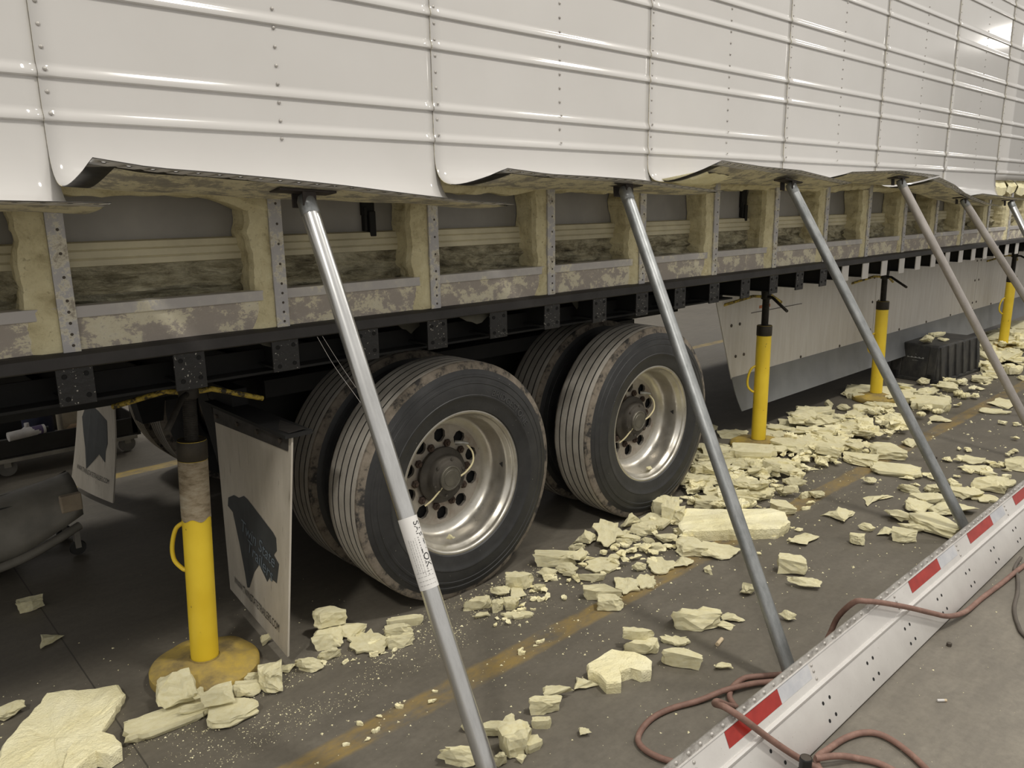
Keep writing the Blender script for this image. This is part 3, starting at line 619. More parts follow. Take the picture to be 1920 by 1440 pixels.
part(MB().box(4.72, 4.86, SY - .002, SY, .868, .888), 'reflector_patch', simple('reflector_orange', (.40, .12, .03), .5), p)
part(MB().box(4.62, 5.30, SY - .004, SY - .001, .846, .850), 'trim_line', 'bolt_dark', p)
# ------------------------------------------------------------------ jack stands
def jack(x, y, ztop, tube_top, rz, label, worn):
    r = tag(empty('support_jack', (x, y, 0), rz), label, 'jack stand', 'yellow support jacks under the trailer')
    b = MB().lathe([(.0001, .0), (.172, .0), (.178, .008), (.178, .034), (.168, .047), (.13, .052), (.07, .056), (.056, .060), (.0001, .060)], 56, 'Z')
    b.v = [(vx, vy, vz - (.010 * (math.cos(3 * math.atan2(vy, vx)) ** 2) if vz > .046 and math.hypot(vx, vy) > .09 else 0)) for vx, vy, vz in b.v]
    b.build('base', 'jack_base', r, 45)
    MB().lathe([(.0455, .055), (.0455, tube_top)], 32, 'Z').build('tube', 'jack_yellow', r, 45)
    MB().lathe([(.0475, .056), (.049, .060), (.0475, .066)], 32, 'Z').build('weld_ring', 'jack_base', r, 45)
    MB().lathe([(.0462, tube_top - .065), (.0475, tube_top - .062), (.0475, tube_top - .004), (.045, tube_top), (.020, tube_top)], 32, 'Z').build('collar', 'jack_collar', r, 40)
    if worn:                                       # worn paper wrap round most of the upper tube
        n = 20; vs = []; a0 = math.radians(120); a1 = math.radians(330)
        for i in range(n + 1):
            a = a0 + (a1 - a0) * i / n
            for z in (.565, .60, .66, .72, tube_top - .066): vs.append((.0468 * math.cos(a), .0468 * math.sin(a), z + (.006 * math.sin(a * 5) if z < .57 else 0)))
        MB().add(vs, [(i * 5 + j, (i + 1) * 5 + j, (i + 1) * 5 + j + 1, i * 5 + j + 1) for i in range(n) for j in range(4)]).build('worn_wrap', 'jack_tape', r, 60)
    prof = []; z = tube_top - .01
    while z < ztop - .075: prof += [(.0205, z), (.0225, z + .002), (.0225, z + .0035), (.0205, z + .0055)]; z += .0062
    MB().lathe(prof + [(.0205, ztop - .04), (.0205, ztop - .012)], 20, 'Z').build('screw', 'jack_screw', r, 40)
    MB().lathe([(.0001, ztop - .080), (.030, ztop - .080), (.032, ztop - .072), (.030, ztop - .050), (.034, ztop - .012), (.034, ztop), (.0001, ztop)], 20, 'Z').build('saddle', 'jack_screw', r, 40)
    zh = ztop - .064
    for q, a in enumerate((129, 9, 236)):
        a = math.radians(a) - rz; d = Vector((math.cos(a), math.sin(a), 0))
        MB().tube([d * .02 + Vector((0, 0, zh)), d * .08 + Vector((0, 0, zh + .002)), d * .27 + Vector((0, 0, zh - .060))], .0092, 10).build('turn_bar', 'handle_yellow' if q < 2 else 'jack_screw', r, 60)
    a = math.radians(-42.7 + 178) - rz; d = Vector((math.cos(a), math.sin(a), 0)); zc = .46
    MB().tube(spline([d * .043 + Vector((0, 0, zc + .085)), d * .072 + Vector((0, 0, zc + .06)), d * .088 + Vector((0, 0, zc)), d * .084 + Vector((0, 0, zc - .05)), d * .058 + Vector((0, 0, zc - .08)), d * .043 + Vector((0, 0, zc - .085))], 5), .0075, 10).build('carry_handle', 'jack_yellow', r, 60)
    return r
jack(.835, 2.50, 1.049, .83, 0, 'yellow jack nearest the viewer with worn wrap beside the mud flap', True).rotation_euler = (0, math.radians(2.6), 0)
jack(4.45, 2.50, 1.049, .805, .6, 'yellow jack standing right of the front wheel, foam around its base', False).rotation_euler = (0, math.radians(.6), .6)
jack(6.24, 2.50, 1.049, .795, 1.3, 'yellow jack with clear round base left of the black crate', False).rotation_euler = (0, math.radians(.9), 1.3)
jack(9.42, 2.50, 1.049, .775, 2.0, 'farthest yellow jack behind the black crate', False).rotation_euler = (0, math.radians(-.4), 2.0)
# ------------------------------------------------------------------ steel props under the bent skin
def prop(head, base, mat, label, rad=.0245, sticker=False, sleeve=None, tiltdeg=(0, 0)):
    hv, bv = Vector(head), Vector(base); r = tag(empty('prop_pole', tuple(bv)), label, 'prop pole', 'steel pipe props holding up the bent skin')
    ax = (hv - bv); L = ax.length; q = ax.to_track_quat('Z', 'Y'); r.rotation_mode = 'QUATERNION'; r.rotation_quaternion = q
    split = L * .60 if sleeve else L
    prof = [(.019, .004), (rad, .0), (rad, split)]
    if sleeve: prof += [(rad, split), (rad * .86, split + .003), (rad * .86, L - .03)]
    else: prof[-1] = (rad, L - .03)
    p = MB().lathe(prof, 28, 'Z'); p.build('pipe', mat, r, 40)
    MB().lathe([(rad * .95, L - .075), (rad * 1.06, L - .07), (rad * 1.06, L - .03), (rad * .8, L - .016)], 24, 'Z').build('ferrule', 'galvanised_old', r, 40)
    pl = MB().box(-.085, .085, -.032, .032, -.007, 0).box(-.02, .02, -.034, -.028, -.045, -.006).box(-.02, .02, .028, .034, -.045, -.006).build('head_plate', 'head_plate_dark', r, bevel=.002); pl.location = (0, 0, L)
    qi = q.inverted(); from_euler = Matrix.Rotation(math.radians(tiltdeg[0]), 4, 'X') @ Matrix.Rotation(math.radians(tiltdeg[1]), 4, 'Y')
    pl.rotation_mode = 'QUATERNION'; pl.rotation_quaternion = qi @ from_euler.to_quaternion()
    if sticker:
        a_v = qi @ (Vector((0, 0, 1.55)) - (bv + ax * .5)); ac = math.atan2(a_v.y, a_v.x); z0, z1 = sticker; n = 16; vs = []
        for i in range(n + 1):
            a = ac + math.radians(-105 + 210 * i / n); vs += [((rad + .0006) * math.cos(a), (rad + .0006) * math.sin(a), z0), ((rad + .0006) * math.cos(a), (rad + .0006) * math.sin(a), z1)]
        lab = MB().add(vs, [(2 * i, 2 * i + 2, 2 * i + 3, 2 * i + 1) for i in range(n)]).build('paper_label', 'label_paper', r, 60, None)
        def wrap(body, size, zc, acen, across=False):
            tv, tf = text_geo(body, size, 0); out = []
            for (x, y, z) in tv:
                if across: ang = acen + x / rad; zz = zc + y
                else: ang = acen + y / rad; zz = zc - x
                out.append(((rad + .0011) * math.cos(ang), (rad + .0011) * math.sin(ang), zz))
            MB().add(out, tf).build('label_print', 'dark_print', lab)
        wrap('SAF T LOK', .026, z1 - .075, ac + .72); wrap('= = = = = = = = = = = = = = =', .008, z1 - .105, ac + .42); wrap('- - - -- --- - -- --- -- -- --- - -- ---', .008, z1 - .105, ac + .12); wrap('--- -- - --- -- --- - -- --- -- - --', .008, z1 - .105, ac - .12)
        wrap('-- --- -- - --- -- --- - -- -- --', .008, z1 - .10, ac - .36); wrap('---- -- --- - -- --- -- - ---- -- -', .008, z1 - .10, ac - .6)
        for q2 in range(4): wrap('--- -- --- -- - --', .008, z0 + .012 + .011 * q2, ac, True)
    return r
prop((1.068, 2.0, 1.604), (1.10, 1.235, 0), 'galvanised_new', 'bright steel prop with paper label in front of the rear wheel', .0250, (.655, .845), None, (-5, 3))
prop((2.43, 2.0, 1.633), (2.19, 1.042, 0), 'galvanised_old', 'dull grey steel prop in front of the front wheel', .0240, None, None, (-8, 4))
prop((3.706, 2.0, 1.660), (3.83, 1.035, 0), 'galvanised_old', 'dull grey steel prop crossing the side skirt, third from the left', .0240, None, None, (-6, 6))
prop((5.03, 2.0, 1.695), (5.33, 1.09, 0), 'galvanised_tan', 'tan grey steel prop crossing the black crate', .0240, None, None, (-4, 0))
prop((6.15, 2.0, 1.575), (6.79, 1.116, 0), 'galvanised_tan', 'steel prop in front of the farthest jack', .0240, None, None, (-4, 0))
prop((7.30, 2.02, 1.553), (7.13, 1.12, 0), 'galvanised_new', 'farthest steel prop, cut by the right edge of the picture', .0240, None, None, (-4, 0))
# ------------------------------------------------------------------ fallen side rail
RL = tag(empty('fallen_side_rail', (3.5, .86, .0)), 'long removed aluminium side rail with red reflective tape lying on the floor', 'side rail')
FA = Vector((0, .86, .010)); FB = Vector((0, .965, .200)); FD = (FB - FA).normalized(); FN = Vector((0, -FD.z, FD.y))     # FN points to the viewer side
def F(x, s, off=0): p = FA + FD * s + FN * off; return (x - 3.5, p.y - .86, p.z)
RX0, RX1 = .95, 7.4
def extr(prof, x0, x1):
    mb = MB(); n = len(prof)
    vs = [F(x0, s, o) for s, o in prof] + [F(x1, s, o) for s, o in prof]
    return mb.add(vs, [(i, i + 1, n + i + 1, n + i) for i in range(n - 1)])
sec = [(.232, -.004), (.232, .001), (.212, .001), (.2115, .004), (.2085, .004), (.208, .0005), (.142, .0005), (.139, .006), (.1335, .0085), (.128, .006), (.1255, -.001), (.124, .0), (.004, .0), (.0, -.002), (.0, -.006), (.124, -.006), (.142, -.005), (.206, -.005), (.214, -.004), (.232, -.004)]
mb = extr(sec[2:], RX0, RX1); mb.build('rail_web', 'rail_alloy', RL, 30)
extr(sec[:3] + [(.212, -.004), (.232, -.004)], RX0, RX1).build('rivet_flange', 'rail_flange', RL, 30)
extr([(.206, -.005), (.206, -.050), (.200, -.050), (.200, -.005)], RX0, RX1).build('back_flange', 'rail_alloy', RL, 30)
extr([(.010, -.006), (.010, -.085), (.004, -.085), (.004, -.006)], RX0, RX1).build('foot_flange', 'rail_alloy', RL, 30)
rv = MB(); x = 1.0; qn = Vector(FN)
def stud(mb, x, s, r, h, n=8, base=.001):
    c = Vector(F(x, s, base)); ex = Vector((1, 0, 0)); vs = []; 
    for (rr, hh) in ((r, 0), (r * .85, h * .6), (.0001, h)):
        for q in range(n): a = 2 * math.pi * q / n; vs.append(tuple(c + ex * rr * math.cos(a) + FD * rr * math.sin(a) + FN * hh))
    mb.add(vs, [(i * n + q, i * n + (q + 1) % n, (i + 1) * n + (q + 1) % n, (i + 1) * n + q) for i in range(2) for q in range(n)])
while x < 7.3: stud(rv, x, .222, .0062, .0045); x += .052
for i in range(11):
    for s in (.196, .178, .155): stud(rv, 1.475 + .612 * i, s, .0052, .0035)
rv.build('flange_rivets', 'rivet_metal', RL, 60)['kind'] = 'stuff'
for i in range(-3, 16):
    gx = 2.092 + .3045 * i
    for dx, s in ((-.020, .086), (.022, .087), (-.022, .034), (.020, .036)):
        mb = MB(); c = Vector(F(gx + dx, s, .0006)); vs = [tuple(c + Vector((1, 0, 0)) * .0058 * math.cos(2 * math.pi * q / 10) + FD * .0058 * math.sin(2 * math.pi * q / 10)) for q in range(10)]
        mb.add(vs, [tuple(range(10))]); mb.build('bolt_hole', 'black_void', RL)
for x0, x1, mat, nm in ((1.615, 1.888, 'tape_red', 'red_tape'), (1.888, 2.068, 'tape_silver', 'silver_tape'), (2.828, 3.108, 'tape_red', 'red_tape'), (3.108, 3.29, 'tape_silver', 'silver_tape'), (3.44, 3.73, 'tape_red', 'red_tape'), (3.73, 3.9, 'tape_silver', 'silver_tape'), (4.05, 4.33, 'tape_red', 'red_tape')):
    mb = MB().add([F(x0, .164, .0014), F(x1, .164, .0014), F(x1 + .004, .2065, .0014), F(x0 + .004, .2065, .0014)], [(0, 1, 2, 3)]); mb.build(nm, mat, RL)
# ------------------------------------------------------------------ air hoses
def hose(pts, r, mat, label):
    mb = MB().tube(spline(pts, 8), r, 12); o = mb.build('air_hose', mat, None, 60); return tag(o, label, 'hose')
hose([(1.80, .99, .012), (1.71, 1.04, .010), (1.643, 1.082, .010), (1.612, 1.132, .010), (1.601, 1.19, .010), (1.617, 1.238, .010), (1.666, 1.264, .010), (1.738, 1.275, .010), (1.816, 1.262, .010), (1.906, 1.225, .012), (2.003, 1.189, .022), (2.108, 1.150, .016), (2.22, 1.09, .010), (2.40, 1.03, .010)], .0092, 'hose_rubber', 'rusty red rubber air hose looping on the floor left of the fallen rail')
hose([(2.30, 1.06, .010), (2.23, 1.115, .010), (2.161, 1.167, .010), (2.118, 1.192, .010), (2.054, 1.192, .010), (2.0, 1.172, .010), (1.965, 1.134, .014), (1.915, 1.10, .05), (1.84, 1.085, .10), (1.772, 1.075, .15), (1.70, 1.04, .195), (1.660, .985, .232), (1.685, .945, .206), (1.745, .908, .142), (1.805, .872, .082), (1.858, .842, .035), (1.885, .80, .012), (1.89, .70, .010), (1.80, .60, .010)], .0092, 'hose_rubber', 'rusty red air hose draped over the near end of the fallen rail')
hose([(2.36, 1.09, .010), (2.45, 1.09, .012), (2.50, 1.085, .06), (2.50, 1.06, .14), (2.475, 1.0, .228), (2.485, .962, .242), (2.57, .940, .212), (2.72, .905, .150), (2.85, .873, .092), (2.956, .848, .048), (3.10, .835, .016), (3.27, .83, .010), (3.477, .815, .010), (3.723, .80, .010), (3.93, .77, .010), (4.3, .70, .010)], .0095, 'hose_rubber', 'red brown air hose crossing the middle of the fallen rail between tape marks')
hose([(1.84, .74, .010), (1.875, .80, .010), (1.923, .842, .010), (1.985, .838, .010), (2.067, .826, .010), (2.13, .80, .010), (2.158, .76, .010), (2.148, .698, .010), (2.105, .617, .010), (2.02, .50, .010)], .0092, 'hose_rubber', 'red brown hose loop on the floor at the bottom right')
hose([(1.90, .835, .028), (1.953, .80, .027), (2.004, .765, .012), (2.032, .70, .010), (2.02, .58, .010)], .0092, 'hose_rubber', 'short red brown hose end under the bottom hose loop')
hose([(3.80, .835, .008), (3.666, .822, .008), (3.586, .79, .008), (3.434, .749, .008), (3.281, .719, .008), (3.156, .674, .008), (3.075, .624, .008), (3.0, .5, .008)], .0070, 'hose_dark', 'thin dark hose at the right edge of the picture')
t = tag(empty('air_tool', (1.789, .812, 0)), 'black cylindrical tool standing before the fallen rail at the bottom edge', 'tool')
MB().lathe([(.0001, 0), (.016, 0), (.0165, .004), (.0165, .100), (.0155, .105), (.0145, .106)], 28, 'Z').build('handle', 'tool_black', t, 40)
MB().lathe([(.0146, .106), (.0135, .1045), (.0001, .1045)], 28, 'Z').build('end_face', 'bolt_dark', t, 40)
MB().tube([(0, .0, .03), (.03, -.03, .03), (.06, -.06, .015)], .008, 10).build('nozzle', 'tool_black', t, 40)
# ------------------------------------------------------------------ black crate
cr = tag(empty('storage_crate', (7.62, 2.545, 0), math.radians(-4)), 'black ribbed plastic storage crate upside down with foam scraps on it', 'crate')
def frustum(x0, y0, x1, y1, z0, z1, cx=0, cy=0):
    return [(-x0 + cx, -y0 + cy, z0), (x0 + cx, -y0 + cy, z0), (x0 + cx, y0 + cy, z0), (-x0 + cx, y0 + cy, z0), (-x1 + cx, -y1 + cy, z1), (x1 + cx, -y1 + cy, z1), (x1 + cx, y1 + cy, z1), (-x1 + cx, y1 + cy, z1)]
BF = [(0, 3, 2, 1), (4, 5, 6, 7), (0, 1, 5, 4), (1, 2, 6, 5), (2, 3, 7, 6), (3, 0, 4, 7)]
CH = .325
MB().add(frustum(.430, .215, .400, .190, .0, CH), BF).build('body', 'crate_black', cr, bevel=.012)
MB().add(frustum(.448, .232, .446, .230, .0, .03), BF).build('rim', 'crate_black', cr, bevel=.006)
for s in (-1, 1):
    for i in range(6):
        x = -.37 + .148 * i; w = .030
        vs = [(x - w, s * .232, .03), (x + w, s * .232, .03), (x + w, s * .10, .03), (x - w, s * .10, .03), (x - w * .9, s * .203, CH - .012), (x + w * .9, s * .203, CH - .012), (x + w * .9, s * .10, CH - .012), (x - w * .9, s * .10, CH - .012)]
        MB().add(vs, BF if s < 0 else [f[::-1] for f in BF]).build('rib', 'crate_black', cr, bevel=.004)
    for y in (-.15, .15):
        w = .035; vs = [(s * .20, y - w, .03), (s * .446, y - w, .03), (s * .446, y + w, .03), (s * .20, y + w, .03), (s * .20, y - w, CH - .012), (s * .412, y - w, CH - .012), (s * .412, y + w, CH - .012), (s * .20, y + w, CH - .012)]
        MB().add(vs, BF if s > 0 else [f[::-1] for f in BF]).build('rib', 'crate_black', cr, bevel=.004)
        MB().box(s * .455 - .008, s * .455 + .008, y - .018, y + .018, .0, .075).build('latch', 'tool_black', cr, bevel=.003)
def crate_text(body, size, z):
    tv, tf = text_geo(body, size, 0); MB().add([(-.4335 + (z + y) * .0923 - .003 + .012 * 0, -x, z + y) for (x, y, zz) in tv], tf).build('printed_mark', 'print_white', cr)
for body, size, z in (('\u2013', .02, .235), ('=\u2013=\u2013=\u2013=\u2013=', .030, .205), ('\u2013\u2013 \u2013\u2013\u2013', .018, .18)): crate_text(body, size, z)
# ------------------------------------------------------------------ far clutter at the left, beyond the trailer
ct = tag(empty('tool_cart', (1.0, 5.62, 0)), 'low black tool cart on casters beyond the trailer', 'cart')
MB().box(-.55, .55, -.26, .26, .112, .125).box(-.55, .55, -.26, -.25, .125, .235).box(-.55, .55, .25, .26, .125, .235).box(-.55, -.54, -.25, .25, .125, .235).box(.54, .55, -.25, .25, .125, .235).build('lower_tray', 'cart_black', ct, bevel=.004)
MB().box(-.52, .52, -.275, -.262, .095, .118).build('tray_edge', 'cart_edge', ct)
for x in (-.52, .50): MB().box(x, x + .03, -.26, -.23, .125, .80).build('upright', 'cart_black', ct)
for x in (-.52, .50): MB().box(x, x + .03, .23, .26, .125, .80).build('upright', 'cart_black', ct)
MB().box(-.55, .55, -.26, .26, .78, .80).build('top_shelf', 'cart_black', ct)
for x, y in ((-.22, -.22), (.47, -.2), (-.22, .2), (.47, .2)):
    cs = MB().box(x - .018, x + .018, y - .03, y + .03, .06, .112).build('caster_fork', 'cart_edge', ct)
    MB().lathe([(.0001, -.014), (.050, -.014), (.053, 0), (.050, .014), (.0001, .014)], 24, 'Y', (x, y, .053)).build('caster_wheel', 'caster_wheel', ct, 40)
b = MB().tube([(.80, 5.34, .255), (1.0, 5.37, .262)], .028, 18); b2 = b.build('sealant_tube', 'tube_white', None, 40); tag(b2, 'white and purple sealant tube lying on the cart edge', 'tube')
MB().tube([(.93, 5.3605, .2598), (.985, 5.3683, .2617)], .0287, 18, 0, False).build('purple_band', 'tube_purple', b2, 40)
MB().tube([(1.0, 5.37, .262), (1.02, 5.373, .2625)], .012, 12).build('cap', 'tool_black', b2, 40)
o = MB().lathe([(.0001, .128), (.085, .128), (.092, .33), (.095, .335), (.085, .34), (.0001, .34)], 28, 'Z', (1.02, 5.65, 0)).build('paint_bucket', 'bucket_blue', None, 40); tag(o, 'dark blue bucket standing in the tool cart', 'bucket')
o = MB().lathe([(.0001, .128), (.04, .128), (.042, .22), (.03, .25), (.014, .262), (.014, .285), (.0001, .285)], 20, 'Z', (.93, 5.50, 0)).build('plastic_bottle', 'tube_white', None, 40); tag(o, 'small white plastic bottle in the tool cart', 'bottle')
o = MB().box(1.15, 1.35, 5.6, 5.78, .128, .42).build('cardboard_box', 'card_tan', None, bevel=.004); tag(o, 'tan cardboard box standing in the tool cart', 'box')
mb = MB(); n = 10; vs = []
for i in range(n + 1):
    for j in range(n + 1):
        u, v = i / n, j / n; h = .128 + .11 * (math.sin(u * math.pi) * math.sin(v * math.pi)) ** .6 + .02 * fnoise((u * 5, v * 5, 3)) * math.sin(u * math.pi) * math.sin(v * math.pi); vs.append((1.08 + .30 * u, 5.38 + .18 * v, h))
o = mb.add(vs, [(i * (n + 1) + j, (i + 1) * (n + 1) + j, (i + 1) * (n + 1) + j + 1, i * (n + 1) + j + 1) for i in range(n) for j in range(n)]).build('cloth_sack', 'brown_sack', None, 60); tag(o, 'crumpled brown cloth sack in the tool cart', 'sack')
for (x, y, w, h) in ((1.2, 8.6, .5, .9), (2.0, 8.8, .6, 1.1), (3.0, 8.7, .7, .8)):
    r = tag(empty('wooden_crate', (x, y, 0)), {1.2: 'tan wooden crate by the back wall behind the cart', 2.0: 'tall tan crate by the back wall behind the far mud flap', 3.0: 'low tan crate by the back wall behind the far wheels'}[x], 'crate')
    MB().box(-w / 2, w / 2, -.25, .25, 0, h).build('crate_body', 'card_tan', r, bevel=.01)
    for q in range(3): MB().box(-w / 2 - .01, w / 2 + .01, -.27, -.25, .08 + q * h * .38, .16 + q * h * .38).build('slat', 'stub_tan', r)
# creeper seat
sc_ = tag(empty('mechanic_creeper', (.50, 3.98, 0)), 'dark grey plastic mechanic creeper on casters under the trailer', 'creeper')
mb = MB(); nx, ny = 26, 12; vs = []
for i in range(nx + 1):
    u = i / nx; x = -.75 + 1.06 * u
    for j in range(ny + 1):
        v = j / ny; a = v * math.pi * .5                      # v=0 lower front lip, v=1 top centre line
        top = .318 + .050 * max(0, (u - .62) / .38) ** 1.6; low = .09 + .12 * max(0, (u - .70) / .30) ** 1.3
        vs.append((x, -.19 + .20 * (1 - math.cos(a)) + (.05 * max(0, u - .8)), low + (top - low) * math.sin(a) ** .8))
mb.add(vs, [(i * (ny + 1) + j, (i + 1) * (ny + 1) + j, (i + 1) * (ny + 1) + j + 1, i * (ny + 1) + j + 1) for i in range(nx) for j in range(ny)])
mb.add([(-.75, .0, .318), (.18, .0, .33), (.31, .05, .365), (.31, .16, .30), (-.75, .16, .20)], [(0, 1, 2, 3, 4)])
o = mb.build('shell', 'creeper_grey', sc_, 60); s2 = o.modifiers.new('t', 'SOLIDIFY'); s2.thickness = .014
MB().tube(spline([(-.75, -.20, .06), (-.35, -.22, .055), (.0, -.20, .075), (.18, -.16, .11), (.30, -.12, .14)], 6), .020, 10).build('side_frame', 'creeper_grey', sc_, 60)
MB().tube(spline([(-.75, .20, .06), (-.35, .22, .055), (.0, .20, .075), (.18, .16, .11), (.30, .12, .14)], 6), .020, 10).build('side_frame', 'creeper_dark', sc_, 60)
MB().box(.225, .312, -.185, -.15, .235, .315).build('head_pad', 'creeper_pad', sc_, bevel=.006)
MB().box(-.10, .06, -.10, -.075, .286, .298).build('grip_slot', 'creeper_dark', sc_)
MB().box(-.70, .05, -.15, .15, .05, .085).build('under_tray', 'creeper_dark', sc_, bevel=.01)
for x, y in ((.28, -.12), (.28, .12), (-.6, -.15), (-.6, .15)):
    MB().lathe([(.0001, -.012), (.032, -.012), (.036, 0), (.032, .012), (.0001, .012)], 20, 'Y', (x, y, .037)).build('caster_wheel', 'creeper_dark', sc_, 40); MB().box(x - .012, x + .012, y - .02, y + .02, .04, .12).build('caster_fork', 'creeper_grey', sc_)
